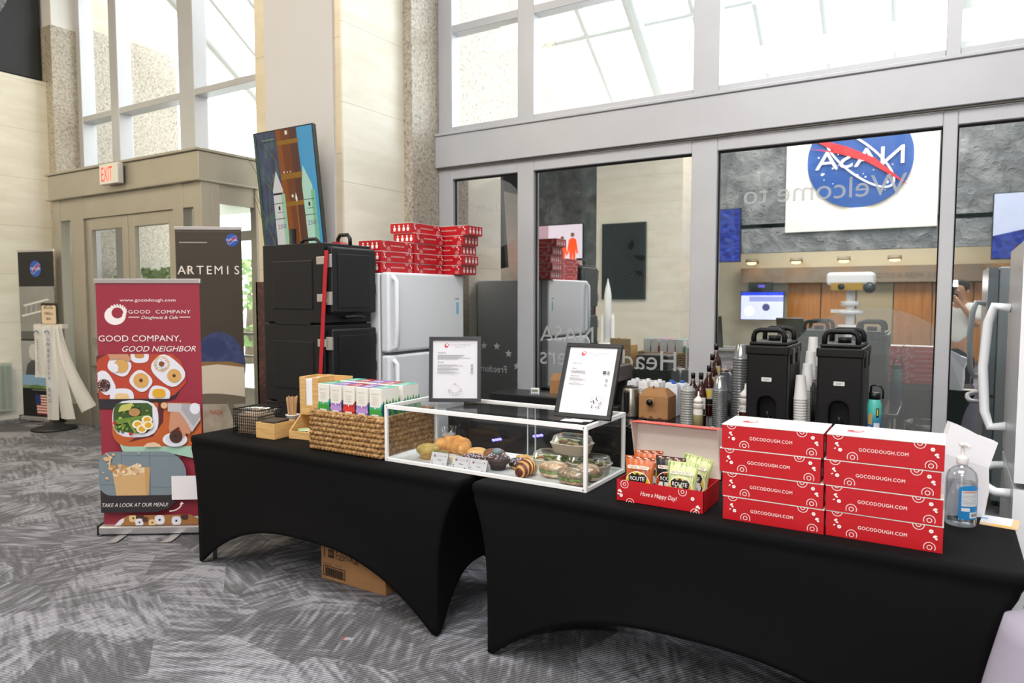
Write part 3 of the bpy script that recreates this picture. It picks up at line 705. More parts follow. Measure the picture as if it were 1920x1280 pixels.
chip_bag('orange brown chip bag at the front left of the red box', (-1.045, 2.675, TZ+.004), .05, -.10, OR, 'e8c21c', None)
chip_bag('black chip bag with orange badge between two front bags', (-.938, 2.737, TZ+.004), .0, -.08, mat('2a292c', .28), 'd9491f', None, flavour='Barbeque')
chip_bag('green striped chip bag at the front right of the red box', (-.868, 2.672, TZ+.004), -.03, -.12, GR, 'd9c763', ('7fa03a', 'e9edd8', 'a9bd5a', '5f8a33'), flavour='Sour Cream & Chive')
chip_bag('orange brown chip bag standing behind the front left bag', (-1.04, 2.778, TZ+.01), .08, -.10, OR, 'e8c21c', None, roll=-.05)
chip_bag('green striped chip bag tilted at the back right corner of the box', (-.862, 2.785, TZ+.012), -.1, -.08, GR, 'd9c763', ('7fa03a', 'e9edd8', 'a9bd5a', '5f8a33'), flavour='Sour Cream & Chive', roll=.15)

# ------------------------------------------------------------------ display case and what it holds
CX, CY, CW, CD, CHT = -2.388, 2.645, 1.122, .42, .285
t = thing('display_case', 'low clear pastry display case with thin white frame', 'display case', (CX, CY, TZ+.001))
f = MB(); e = .016
for x in (0, CW-e):
    for y in (0, CD-e): f.box(x, x+e, y, y+e, 0, CHT, WHITE)
for y in (0, CD-e): f.box(e, CW-e, y, y+e, 0, .018, WHITE).box(e, CW-e, y, y+e, CHT-.02, CHT, WHITE)
for x in (0, CW-e): f.box(x, x+e, e, CD-e, 0, .018, WHITE).box(x, x+e, e, CD-e, CHT-.02, CHT, WHITE)
f.build('frame', t, bevel=.0015, seg=1)
MB().box(e, CW-e, e, CD-e, .0, .008, mat('dfe4e6', .15)).build('base_tray', t)
def pane(nm, a, b, c, d_): MB().add([a, b, c, d_], [(0, 1, 2, 3)], PLEXI).build(nm, t, fix=False)
m = .008
pane('front_panel', (e, m, .018), (CW-e, m, .018), (CW-e, m, CHT-.02), (e, m, CHT-.02))
pane('top_panel', (e, e, CHT-.006), (CW-e, e, CHT-.006), (CW-e, CD-e, CHT-.006), (e, CD-e, CHT-.006))
for x in (m, CW-m): pane('side_panel', (x, e, .018), (x, CD-e, .018), (x, CD-e, CHT-.02), (x, e, CHT-.02))
pane('back_panel', (e, CD-m, .018), (CW*.57, CD-m, .018), (CW*.57, CD-m, CHT-.02), (e, CD-m, CHT-.02))
pane('back_panel', (CW*.53, CD-m-.006, .018), (CW-e, CD-m-.006, .018), (CW-e, CD-m-.006, CHT-.02), (CW*.53, CD-m-.006, CHT-.02))
for x in (.53, .57): MB().box(CW*x, CW*x+.003, CD-.016, CD-.006, .018, CHT-.02, mat('c9d3d3', .2)).build('sliding_edge', t)
f = MB(); 
for x in (e, CW-e): 
    f.cyl((x, -.0005, .01), (x, .003, .01), .003, BLACK, n=8).cyl((x, -.0005, CHT-.01), (x, .003, CHT-.01), .003, BLACK, n=8)
f.build('screw_head', t)
SZ = TZ+.0095
def bread(a, b, sc=20, r=.55):
    g = NT('baked_crust'); n = g.n('TexNoise', {'Vector': g.obj, 'Scale': sc, 'Detail': 6}); g.bump(n.outputs['Fac'], .35, .006)
    return g.set(Base_Color=g.ramp(n.outputs['Fac'], [(.32, a), (.68, b)]), Roughness=r)
CRUST = bread('b9702a', 'e7b469'); MUFF = bread('8f8a45', 'cfa75e', 45); CHOC = bread('2b1a15', '43291f', 60); DOUGH = bread('c08a45', 'e0b878')
GREENS = bread('4c6e2a', 'a9c467', 60); SEED = bread('8d6a48', 'd3bd9c', 90); ROLL = bread('c98d4e', 'efe2c8', 25)
SPR = [mat(c, .4) for c in ('f4f4f4', 'c8373f', '3f6fb5', 'f4f4f4', 'e9e3e3')]
def top_thing(nm, label, cat, x, y, z=SZ, rz=0, group=None): return thing(nm, label, cat, (x, y, z), rz, group)
def muffin(label, x, y, topm, cupm, r=.045):
    t = top_thing('muffin', label, 'muffin', x, y)
    MB().lathe([(r*.68, 0), (r*.95, .040), (r*.93, .041)], cupm, 20).build('cup', t)
    MB().ell((0, 0, .045), (r*1.18, r*1.18, .030), topm, 20, 12, fn=lambda v: 1+.05*math.sin(9*v.x+4*v.y)*math.cos(7*v.y)).build('crown', t); return t
muffin('golden green muffin at the left end of the case', -2.215, 2.775, MUFF, bread('b98d46', 'caa05a'), .05)
t = top_thing('muffin', 'dark green herb muffin beside the first label card', 'muffin', -2.128, 2.778)
MB().ell((0, 0, .026), (.038, .038, .026), bread('5d5a2c', '8f8748', 60), 18, 10).build('crown', t)
t = top_thing('croissant', 'large golden curved roll behind the green muffins', 'pastry', -2.165, 2.90)
MB().tube([(.075*math.cos(a), .055*math.sin(a), .042) for a in [PI*(-.15+1.3*k/16) for k in range(17)]], [.016+.028*math.sin(PI*k/16)+.004*(k % 3) for k in range(17)], CRUST, n=14).build('roll', t)
MB().ell((0, .058, .05), (.034, .034, .034), CRUST).build('knot', t)
def donut(label, x, y, icing=None, sprinkles=0, r=.052, z=SZ, rz=0, tilt=0, drizzle=None):
    t = top_thing('doughnut', label, 'doughnut', x, y, z, rz); q = .021
    t.rotation_euler = (tilt, 0, rz)
    MB().tube([(r*.62*math.cos(a), r*.62*math.sin(a), q) for a in [2*PI*k/28 for k in range(28)]], q, DOUGH, n=14, closed=True, flat=.95).build('ring', t)
    if icing:
        vs = MB(); vs.grid(lambda i, j: Vector(((r*.62+(q*1.04)*math.cos(PI*(j*1.1-.05)))*math.cos(2*PI*i), (r*.62+q*1.04*math.cos(PI*(j*1.1-.05)))*math.sin(2*PI*i), q+q*1.04*math.sin(PI*(j*1.1-.05))+.0006)), 36, 10, icing, wrap=True)
        ic = vs.build('icing', t)
        if sprinkles:
            s_ = [MB() for _ in SPR]; rr = random.Random(int(x*1000)); one = MB()
            for k in range(sprinkles):
                a = rr.uniform(0, 2*PI); b = PI*rr.uniform(.12, .88); p = Vector(((r*.62+q*1.06*math.cos(b))*math.cos(a), (r*.62+q*1.06*math.cos(b))*math.sin(a), q+q*1.06*math.sin(b)))
                dv = Vector((rr.uniform(-1, 1), rr.uniform(-1, 1), rr.uniform(-.3, .3))).normalized()*.0032; one.cyl(p-dv, p+dv, .0014, rr.choice(SPR), n=5)
            o = one.build('sprinkles', ic); o['kind'] = 'stuff'
    return t
ICE = mat('2b1a14', .3); ICEW = mat('3a2219', .35)
donut('doughnut with red white and blue sprinkles behind the middle label card', -1.955, 2.80, ICE, 190, .058)
donut('chocolate doughnut topped with brown crumbs at the back of the case', -1.93, 2.955, bread('5a3420', '8a5a34', 90), 0, .055)
donut('dark iced doughnut with blue and white sprinkles right of the chocolate muffin', -1.708, 2.842, ICE, 150, .056)
donut('plain crumb covered doughnut at the back left beside the card', -2.02, 2.93, DOUGH, 0, .05)
t = top_thing('pastry', 'pale square pastry between the two groups of label cards', 'pastry', -2.030, 2.765); MB().box(-.03, .03, -.025, .025, 0, .03, bread('d3a35c', 'efdcae')).build('block', t, bevel=.008, seg=3)
t = top_thing('pastry', 'flat ragged golden pastry behind the doughnuts', 'pastry', -1.742, 2.945); MB().ell((0, 0, .02), (.058, .036, .02), bread('b98237', 'dcb36a', 50), 20, 10, fn=lambda v: 1+.12*math.sin(7*v.x+5*v.y)).build('crust', t)
t = muffin('chocolate muffin with sprinkles and a blue grey egg on top', -1.790, 2.772, CHOC, mat('33201a', .7), .05)
o = MB(); rr = random.Random(2)
for k in range(170):
    a = rr.uniform(0, 2*PI); b = rr.uniform(.1, 1.2); p = Vector((.060*math.sin(b)*math.cos(a), .060*math.sin(b)*math.sin(a), .045+.031*math.cos(b))); dv = Vector((rr.uniform(-1, 1), rr.uniform(-1, 1), rr.uniform(-.3, .3))).normalized()*.003
    o.cyl(p-dv, p+dv, .0014, rr.choice(SPR), n=5)
o = o.build('sprinkles', t); o['kind'] = 'stuff'
MB().ell((-.005, 0, .083), (.026, .024, .017), mat('74868f', .35), 18, 10).build('egg', t)
t = top_thing('croissant', 'glazed striped croissant in front of the salad trays', 'pastry', -1.612, 2.735, rz=1.45)
g = NT('croissant_crust'); wv_ = g.n('TexWave', {'Vector': g.map((1, .55, .5)), 'Scale': 15, 'Distortion': 3.0, 'Detail': 2, 'Detail Scale': 1.5}); g.bump(wv_.outputs['Fac'], .6, .006)
cm = g.set(Base_Color=g.ramp(wv_.outputs['Fac'], [(.15, '5a2410'), (.4, 'a85f1f'), (.65, 'd99742'), (.9, 'eec484')]), Roughness=.3)
cr = MB()
for k in range(7):
    u = (k-3)/3.4; rr_ = .042*(1-.5*u*u); cr.ell((.052*u, 0, rr_*.98), (.019, rr_*1.05, rr_), cm, 20, 14)
cr.build('layers', t)
def sandwich(label, x, y, rz, bm, l):
    t = top_thing('wrapped_sandwich', label, 'sandwich', x, y, rz=rz)
    MB().ell((0, 0, .018), (l*.5, .045, .018), bm, 22, 10).build('lower_bread', t)
    MB().ell((0, 0, .030), (l*.50, .05, .010), GREENS, 26, 8, fn=lambda v: 1+.07*math.sin(11*v.x+6*v.y)).build('filling', t)
    MB().ell((0, 0, .048), (l*.5, .046, .027), bm, 22, 12).build('upper_bread', t)
    MB().ell((0, 0, .038), (l*.56, .049, .041), CLEARPL, 20, 10, fn=lambda v: 1+.05*math.sin(8*v.x-5*v.z)).build('wrap', t)
sandwich('pale round roll sandwich with greens in clear wrap', -1.488, 2.778, .1, ROLL, .14)
sandwich('seeded bread sandwich in clear wrap at the right front corner', -1.355, 2.707, .05, SEED, .14)
sandwich('roll sandwich with tomato in clear wrap behind the seeded one', -1.335, 2.808, -.1, ROLL, .12)
def tray(label, x, y, z, rz, seed, w=.19, dp=.13):
    t = top_thing('salad_tray', label, 'food tray', x, y, z, rz, None); rr = random.Random(seed); h = .05; TR = mat('efe5d4', .7)
    def ring(i, k, zz): 
        a = 2*PI*i; c, s_ = math.cos(a), math.sin(a); p = 5; q = (abs(c)**p+abs(s_)**p)**(-1/p); return Vector((w/2*k*c*q, dp/2*k*s_*q, zz))
    prof = [(.0, .002), (.80, .002), (.84, .004), (.97, h), (1.02, h+.001), (1.02, h-.003), (.985, h-.003), (.83, .0), (.0, .0)]
    b = MB(); b.grid(lambda i, j: ring(i, max(.001, prof[round(j*8)][0]), prof[round(j*8)][1]), 44, 9, TR, wrap=True); b.build('bowl', t)
    s_ = MB()
    for k in range(70):
        cx, cy = rr.uniform(-.4, .4)*w, rr.uniform(-.38, .38)*dp; s_.ell((cx, cy, .040+rr.uniform(0, .014)), (rr.uniform(.007, .017), rr.uniform(.006, .013), rr.uniform(.003, .008)), mat(rr.choice(('5d7a33', '93b052', 'b9c97a', '3f5a28', '7b5a4a', 'a8493f', 'd7c9a0')), .6), 8, 6)
    o = s_.build('salad', t); o['kind'] = 'stuff'
    l = MB(); pl = [(1.02, h+.002), (.96, h+.004), (.86, h+.030), (.80, h+.034), (.001, h+.034)]
    l.grid(lambda i, j: ring(i, pl[round(j*4)][0], pl[round(j*4)][1]), 36, 5, CLEARPL, wrap=True); l.build('clear_lid', t, fix=False); return t
tray('beige salad tray under a clear lid, left of the lower two', -1.575, 2.915, SZ, .05, 1)
tray('beige salad tray under a clear lid, right of the lower two', -1.383, 2.93, SZ, .06, 2)
tray('beige salad tray stacked on top of the other two', -1.475, 2.925, SZ+.0855, -.05, 3)
def card(label, x, y, rz):
    t = top_thing('label_card', label, 'label card', x, y, SZ, rz, 'folded price cards in the case'); w, h = .098, .056
    MB().add([(0, 0, 0), (w, 0, 0), (w, .020, h), (0, .020, h), (0, .046, 0), (w, .046, 0)], [(0, 1, 2, 3), (3, 2, 5, 4)], PAPER).build('card', t, fix=False)
    d = DEC((0, 0, 0), (1, 0, 0), (0, .020, h)); logo(d, .22*w, .75*h, .006, mat('7a2430', .5), PAPER); d.text('GOOD COMPANY', .55*w, .72*h, .004, mat('c9b0b4', .6), width=.04)
    d.rect(.42*w, .66*w, .40*h, .44*h, mat('4a3a40', .6))
    for a, b in ((.1, .3), (.86, .8), (.8, .12), (.13, .1)): d.circ(a*w, b*h, .003, mat('7a3a48', .5), n=8)
    d.build('card_print', t)
card('folded label card in front of the green muffins', -2.135, 2.690, .02); card('folded label card in front of the sprinkled doughnut', -1.995, 2.676, 0); card('folded label card touching the chocolate muffin', -1.893, 2.672, 0)
t = top_thing('plastic_cup', 'clear plastic cup of pink drink at the back of the case', 'cup', -2.262, 3.015, TZ+.0095)
MB().lathe([(.028, .0), (.040, .115), (.043, .117), (.041, .119)], CLEARPL, 24, cap=False).build('cup_wall', t, fix=False)
MB().lathe([(.0275, .002), (.035, .068)], mat('d98a72', .3), 20).build('drink', t); MB().lathe([(.035, .0685), (.0365, .080)], mat('f0e4dd', .5), 20).build('foam', t)
t = thing('paper_slip', 'small white printed cards lying on the case top before the tilted frame', 'card', (-1.42, 2.70, TZ+CHT+.0015), .1); MB().box(0, .10, 0, .055, 0, .001, PAPER).box(.03, .13, .02, .075, .001, .002, PAPER).build('cards', t)

# ------------------------------------------------------------------ framed menus
def menu(label, loc, rz, lean, w, h, second, fr):
    t = thing('menu_frame', label, 'picture frame', loc, rz); t.rotation_euler = (lean, 0, rz); b = .019
    f = MB()
    for x0, x1, z0, z1 in ((-w/2, w/2, 0, b), (-w/2, w/2, h-b, h), (-w/2, -w/2+b, b, h-b), (w/2-b, w/2, b, h-b)): f.box(x0, x1, -.012, .008, z0, z1, fr)
    f.build('frame', t, bevel=.002, seg=2)
    MB().box(-w/2+b, w/2-b, -.004, -.002, b, h-b, PAPER).build('paper', t)
    MB().box(-w/2+.004, w/2-.004, .008, .010, .004, h-.004, mat('6b5c49', .8)).build('backing', t)
    L = h*.72; fa = .11 if lean > -.3 else .16; fb = fa*math.tan(-lean)+.002; MB().box(-.03, .03, 0, .003, 0, math.hypot(fa-.01, L-fb), mat('7a6a55', .8), Matrix.Translation((0, .0105, L)) @ Matrix.Rotation(PI+math.atan2(fa-.0105, L-fb), 4, 'X')).build('easel_leg', t)
    d = DEC((0, -.0042, 0), (1, 0, 0), (0, 0, 1)); G1, G2, K = mat('8f8e95', .7), mat('55545a', .7), mat('222226', .6)
    logo(d, -w*.17, h*.86, .0105, mat('c8465a', .5), PAPER); d.text('GOOD COMPANY', w*.1, h*.865, .006, mat('b5aeb4', .6), width=w*.42); d.text('Doughnuts & Cafe', w*.1, h*.838, .004, mat('9a949c', .6), width=w*.2, shear=.2)
    d.rect(-w*.36, w*.40, h*.893, h*.8945, mat('d2b9c0', .6))
    heads = (("Doughnuts", .745), ("Pastries", .60)) if not second else (("Grab 'n Go", .72), ("Salads", .645), ("Food Items", .545))
    for s_, z in heads: d.text(s_, -w*.33, h*z, .0065, G2, al='L', shear=.3)
    rr = random.Random(9); rows = (.715, .70, .685, .67, .655) if not second else (.62, .605, .59)
    for z in rows: d.rect(-w*.34, w*rr.uniform(.05, .33) if not second else -w*rr.uniform(.05, .12), h*z, h*z+.002, G1)
    for z in ((.565, .548, .53, .51, .493, .475, .455, .44) if not second else (.52, .505, .49, .45, .436)):
        d.rect(-w*.34, w*rr.uniform(-.1, .18) if not second else -w*rr.uniform(.05, .15), h*z, h*z+.002, G1)
        d.rect(w*.30, w*.345, h*z, h*z+.003, G1)
    if second:
        for z in (.62, .605, .59): d.rect(w*.24, w*.30, h*z, h*z+.004, K); d.rect(w*.32, w*.36, h*z, h*z+.003, K)
        cx, cz = w*.23, h*.18
        for k in range(26): a = rr.uniform(0, 6.3); q = rr.uniform(.006, .032); d.circ(cx+q*math.cos(a), cz+q*math.sin(a)*.9, rr.uniform(.003, .006), K if k % 3 else PAPER, .002, rot=a)
        d.ring(cx, cz+.01, .03, .001, G2, t0=0, t1=PI)
    else:
        cx, cz = 0.0, h*.2
        d.ring(cx, cz, .026, .0013, K, ry=.8, t0=PI*1.02, t1=1.98*PI); d.ring(cx, cz+.002, .026, .0008, G1, ry=.8, t0=0, t1=PI)
        for k in range(9): a = PI+PI*k/8; d.stroke([(cx+.03*math.cos(a), cz-.004+.026*math.sin(a)), (cx+.036*math.cos(a+.2), cz-.006+.03*math.sin(a+.2))], .002, K)
        d.circ(cx, cz+.026, .004, K, .0018)
    d.build('menu_print', t)
menu('dark framed menu with doughnut sketch standing on the case beside the freezer', (-2.135, 2.90, TZ+CHT+.002), .53, -.10, .268, .335, False, mat('2b2d33', .35))
menu('black framed menu with salad bowl sketch leaning back on the right half of the case', (-1.352, 2.775, TZ+CHT+.0058), .06, -.44, .268, .352, True, mat('121214', .35))

# ------------------------------------------------------------------ woven basket with tea cartons
g = NT('woven_straw'); n = g.n('TexNoise', {'Vector': g.map((30, 30, 30)), 'Scale': 2, 'Detail': 5}); g.bump(n.outputs['Fac'], .4, .003)
STRAW = g.set(Base_Color=g.ramp(n.outputs['Fac'], [(.3, '64462a'), (.5, 'a27a4a'), (.72, 'cdac7a')]), Roughness=.75)
BX, BY, BW, BD, BHT = -2.93, 2.65, .525, .42, .205
t = thing('woven_basket', 'woven straw basket full of tea cartons at the left of the case', 'basket', (BX, BY, TZ+.0035))
def rrect_path(w, d, r, n):
    L = 2*(w+d)-8*r+2*PI*r; out = []
    segs = [((r, 0), (w-r, 0)), ('a', (w-r, r), -PI/2), ((w, r), (w, d-r)), ('a', (w-r, d-r), 0), ((w-r, d), (r, d)), ('a', (r, d-r), PI/2), ((0, d-r), (0, r)), ('a', (r, r), PI)]
    for s_ in segs:
        if s_[0] == 'a':
            k = max(3, int(n*(PI/2*r)/L)); out += [(s_[1][0]+r*math.cos(s_[2]+PI/2*i/k), s_[1][1]+r*math.sin(s_[2]+PI/2*i/k)) for i in range(k)]
        else:
            (a, b), (c, d_) = s_; k = int(n*math.hypot(c-a, d_-b)/L); out += [(a+(c-a)*i/k, b+(d_-b)*i/k) for i in range(k)]
    return out
path = rrect_path(BW, BD, .025, 620); NP = len(path); rows = 8; rh = BHT/rows; bm = MB(); PER = 2*(BW+BD)
for j in range(rows):
    vs = []; fs = []; K = 12
    for i, (x, y) in enumerate(path):
        a = path[i-1]; b = path[(i+1) % NP]; nx, ny = b[1]-a[1], -(b[0]-a[0]); q = math.hypot(nx, ny); nx /= q; ny /= q; s_ = PER*i/NP
        for k in range(K):
            th = 2*PI*k/K; cz, sz = math.cos(th), math.sin(th)
            ph = s_/.026*2*PI/2+j*1.3; up = sz > 0
            br = abs(math.sin(ph/1+(abs(sz))*1.5*(1 if up else 1)+(PI/2 if up else 0)))
            rr_ = .0065+.0105*br*(.35+.65*max(0, cz))
            vs.append((x+nx*rr_*cz*1.05, y+ny*rr_*cz*1.05, rh*(j+.5)+sz*(rh*.5+.002*br)))
    for i in range(NP):
        for k in range(K): fs.append((i*K+k, i*K+(k+1) % K, ((i+1) % NP)*K+(k+1) % K, ((i+1) % NP)*K+k))
    bm.add(vs, fs, STRAW, True)
bm.build('woven_wall', t)
MB().tube([(x, y, BHT+.002) for x, y in path[::6]], .010, STRAW, n=8, closed=True).build('rim', t)
MB().box(.01, BW-.01, .01, BD-.01, .002, .012, STRAW).build('bottom', t)
TG, TP, TRD, TT = mat('3f9a3c', .4), mat('8a5fb0', .4), mat('a3202c', .4), mat('4fb9a0', .4)
def carton(label, x, y, c1, c2, h=.338, w=.082, dp=.135):
    t = thing('tea_carton', label, 'tea carton', (x, y, TZ+.0172), random.uniform(-.03, .03), 'tea cartons in the basket')
    PW = mat('e6e3dc', .5)
    MB().box(0, w, 0, dp, 0, h, PW).build('carton', t, bevel=.002)
    d = DEC((0, 0, 0), (1, 0, 0), (0, 0, 1)); z0 = h-.098
    d.rect(0, w, 0, z0, c1); d.poly([(0, z0), (w*.28, z0-.008), (w*.5, z0+.004), (w*.72, z0-.01), (w, z0+.014), (w, z0-.03), (0, z0-.03)], c1)
    for k in range(5): a = w*(.1+.2*k); d.poly([(a-.012, z0-.03), (a+.004, z0+.004), (a+.014, z0-.028), (a, z0-.042)], c2)
    d.circ(w*.5, z0-.002, .0045, PW, .007); d.rrect(w*.2, w*.8, z0-.055, z0-.036, .004, mat('e9dfe2', .5))
    d.text('Organic Tea', w*.5, h-.030, .006, mat('8f8b84', .6), width=w*.62)
    for k in range(4): d.rect(w*.25, w*.75, h-.048-k*.011, h-.046-k*.011, mat('b3afa8', .6))
    e = DEC((0, 0, h), (1, 0, 0), (0, 1, 0)); e.rect(0, w, dp*.1, dp, c1); e.circ(w*.5, dp*.55, w*.36, c2, w*.2, rot=.6); e.poly([(w*.2, dp*.2), (w*.8, dp*.35), (w*.6, dp*.8)], mat('d5cfe2', .5))
    s_ = DEC((w, 0, 0), (0, 1, 0), (0, 0, 1)); s_.rect(0, dp, 0, z0+.02, c1)
    for k in range(6): a = dp*(.05+.17*k); s_.poly([(a-.01, z0-.02), (a+.012, z0+.035+.012*(k % 2)), (a+.03, z0-.02), (a+.01, z0-.06)], c2 if k % 2 else mat('1d5a6a', .4))
    d.build('front_print', t); e.build('top_print', t); s_.build('side_print', t)
names = ['green', 'purple', 'red', 'purple', 'green']; cols = [(TT, TG), (TP, mat('b794d6', .4)), (TRD, mat('d83a34', .4)), (TP, mat('b794d6', .4)), (TT, TG)]
pos = ['at the left end of the front row', 'between green and red cartons in the front row', 'in the middle of the front row', 'right of the red one in the front row', 'at the right end of the front row']
for k in range(5): carton('%s and white tea carton %s' % (names[k], pos[k]), BX+.03+k*.094, BY+.035, *cols[k])
b2 = [('green', 1), ('red', 2), ('purple', 3), ('red', 2), ('green', 4)]; pb = ['behind the left green one', 'behind the first purple one', 'behind the red one', 'behind the second purple one', 'behind the right green one']
for k, (nm, i) in enumerate(b2): carton('%s topped tea carton %s' % (nm, pb[k]), BX+.03+k*.094, BY+.20, *(cols[0] if nm == 'green' else cols[2] if nm == 'red' else cols[1]))

# ------------------------------------------------------------------ bamboo caddies, cup of stirrers, wire basket
t = thing('bamboo_caddy', 'bamboo caddy with tall napkin slot and slanted packet tray', 'caddy', (-3.245, 2.775, TZ+.001), .16)
q = .008; H1 = .352
b = MB().box(0, .135, .10, .10+q, .135, .185, BAMBOO).box(0, .042, .10, .10+q, .185, H1, BAMBOO).box(.093, .135, .10, .10+q, .185, H1, BAMBOO)
b.box(0, q, .10, .26, 0, H1, BAMBOO).box(.135-q, .135, .10+q, .26-q, .135, H1, BAMBOO).box(.135, .27-q, .10, .26-q, .135, .143, BAMBOO).box(.27-q, .27, .10, .26, 0, H1*.8, BAMBOO).box(0, .27, .26-q, .26, 0, H1, BAMBOO)
b.box(q, .27-q, .10, .26-q, .127, .135, BAMBOO); b.build('tower', t, bevel=.002)
b = MB().box(0, .27, 0, q, 0, .045, BAMBOO).box(0, .27, q, .26-q, 0, q, BAMBOO)
for x in (0, .131, .262): b.prism([(0, 0), (.10, 0), (.10, .125), (.004, .045)], q, BAMBOO, Matrix.Translation((x+q, 0, 0)) @ Matrix.Rotation(PI/2, 4, 'Z') @ Matrix.Scale(1, 4))
b.build('packet_tray', t, bevel=.0015)
t = thing('napkin_stack', 'white napkins standing in the bamboo caddy slot', 'napkins', (-3.245, 2.775, TZ+.001), .16)
MB().box(.03, .12, .112, .245, .138, .338, mat('eef0f4', .8)).build('napkins', t, bevel=.004)
t = thing('sugar_packets', 'pale green sweetener packets in the caddy tray', 'packets', (-3.245, 2.775, TZ+.01), .16)
for k in range(9): MB().box(-.03, .03, -.018, .018, 0, .003, mat(('cfe0b9', 'e3eedb', 'b8d3a2')[k % 3], .6), Matrix.Translation((.066+.012*math.sin(k*2), .052+.008*math.cos(k*3), .004+.0045*k)) @ Matrix.Rotation(k*.5, 4, 'Z')).build('packet', t)
t = thing('bamboo_tray', 'low open bamboo tray with black lids in it', 'tray', (-3.43, 2.692, TZ+.001), .06)
w, dp, h = .15, .165, .092; MB().box(0, w, 0, q, 0, h, BAMBOO).box(0, w, dp-q, dp, 0, h, BAMBOO).box(0, q, q, dp-q, 0, h, BAMBOO).box(w-q, w, q, dp-q, 0, h, BAMBOO).box(q, w-q, q, dp-q, 0, q, BAMBOO).build('tray_box', t, bevel=.002)
t = thing('sleeve_stack', 'dark brown paper sleeves lying in the low bamboo tray', 'sleeves', (-3.36, 2.775, TZ+.012), .06)
for k in range(6): MB().box(-.055, .055, -.06, .06, k*.0155, k*.0155+.0145, mat('4a4038', .8), Matrix.Rotation(.06*(k-2), 4, 'Z')).build('sleeve', t, bevel=.004)
t = thing('paper_cup', 'white paper cup full of wooden stir sticks', 'cup', (-3.405, 2.945, TZ+.001))
MB().lathe([(.030, 0), (.040, .098), (.043, .100), (.043, .104), (.039, .104), (.029, .004)], WHITE, 26).build('cup', t)
for k in range(22):
    a = k*2.4; r = .024*((k % 7)/7)**.5; tp = Vector((r*1.6*math.cos(a)+.002, r*1.6*math.sin(a), .205+.014*((k*5) % 7)/7)); b0 = Vector((r*.6*math.cos(a), r*.6*math.sin(a), .006))
    M_ = (tp-b0).to_track_quat('Z', 'Y').to_matrix().to_4x4(); M_.translation = b0; MB().box(-.0035, .0035, -.001, .001, 0, (tp-b0).length, mat('c9a274', .7), M_ @ Matrix.Rotation(k*.7, 4, 'Z')).build('stir_stick', t)
t = thing('wire_basket', 'black wire basket of brown napkins at the left table end', 'basket', (-3.645, 2.70, TZ+.001), .10)
w, dp, h = .20, .19, .15; f = MB()
for k in range(9):
    z = h*k/8; f.tube([(0, 0, z), (w, 0, z), (w, dp, z), (0, dp, z)], .0021 if k < 8 else .004, BLACK, n=5, closed=True)
for k in range(13): x = w*k/12; f.cyl((x, 0, 0), (x, 0, h), .0019, BLACK, n=5).cyl((x, dp, 0), (x, dp, h), .0019, BLACK, n=5).cyl((x, 0, 0), (x, dp, 0), .0019, BLACK, n=5)
for k in range(13): y = dp*k/12; f.cyl((0, y, 0), (0, y, h), .0019, BLACK, n=5).cyl((w, y, 0), (w, y, h), .0019, BLACK, n=5)
f.build('wire_mesh', t)
t = thing('napkin_pile', 'brown paper napkins piled inside the wire basket', 'napkins', (-3.555, 2.80, TZ+.004), .10); rr = random.Random(8)
for k in range(7): MB().box(-.08, .08, -.075, .07, k*.017, k*.017+.016, mat(('a48f78', 'b39f88')[k % 2], .9), Matrix.Rotation(rr.uniform(-.06, .06), 4, 'Z')).build('napkin', t, bevel=.006)
t = thing('creamer_cups', 'small white creamer cups heaped on the napkins', 'creamers', (-3.555, 2.80, TZ+.1235), .10)
for k in range(9): MB().lathe([(.008, 0), (.012, .018), (.015, .019), (.014, .021)], WHITE, 12, c=(-.075+.019*k, .045+.012*(k % 3), 0)).build('creamer', t)

# ------------------------------------------------------------------ right end of the table
t = thing('sanitizer_bottle', 'clear hand sanitizer pump bottle with blue label', 'bottle', (.066, 3.0, TZ+.001), .45)
MB().lathe([(.046, 0), (.050, .006), (.050, .165), (.046, .19), (.030, .208), (.0165, .214), (.0165, .228)], m_glass('sanitizer_plastic', (.86, .88, .90), .10), 32).build('bottle_body', t, fix=False)
MB().lathe([(.046, .004), (.046, .155)], m_glass('sanitizer_gel', (.93, .95, .96), .03), 28).build('gel', t, fix=False)
MB().lathe([(.0195, .222), (.0195, .245), (.012, .250), (.006, .252), (.006, .285), (.014, .288), (.014, .297)], WHITE, 20).box(-.006, .006, -.045, .008, .286, .296, WHITE).cyl((0, 0, .01), (0, 0, .22), .0035, WHITE, n=8).build('pump', t, bevel=.001)
lb = MB(); BL = mat('1d86c8', .4)
lb.grid(lambda i, j: Vector((.0505*math.sin(-.62+i*1.5), -.0505*math.cos(-.62+i*1.5), .030+j*(.115+.008*math.sin(PI*i)))), 20, 2, BL); L0 = lb.build('label', t, fix=False)
lb = MB(); cyl = lambda a, b, z0, z1, m, r: lb.grid(lambda i, j: Vector((r*math.sin(a+(b-a)*i), -r*math.cos(a+(b-a)*i), z0+j*(z1-z0))), 14, 2, m)
cyl(-.44, .74, .078, .134, mat('e6eaee', .5), .0508); cyl(.1, .74, .036, .056, mat('f4f6f8', .5), .0508); cyl(-.44, .1, .060, .072, mat('e6eaee', .5), .0508)
for k in range(9): cyl(-.40, .68, .083+k*.0052, .085+k*.0052, mat('9aa3ad', .6), .0510)
cyl(-.40, .70, .128, .132, mat('d98a5a', .5), .0510)
for k in range(10): cyl(.16+k*.055, .18+k*.055+.012*(k % 3), .040, .053, BLACK, .0510)
lb.build('label_print', L0, fix=False)
t = thing('paper_bag', 'white paper bag standing behind the sanitizer bottle', 'paper bag', (0.0, 3.085, TZ+.001), .25)
bag = MB(); wp = mat('e9e9ee', .8)
outl = [(0, 0), (.15, 0), (.158, .10), (.155, .19), (.185, .285), (.13, .305), (.10, .322), (.062, .340), (.030, .352), (-.002, .24)]
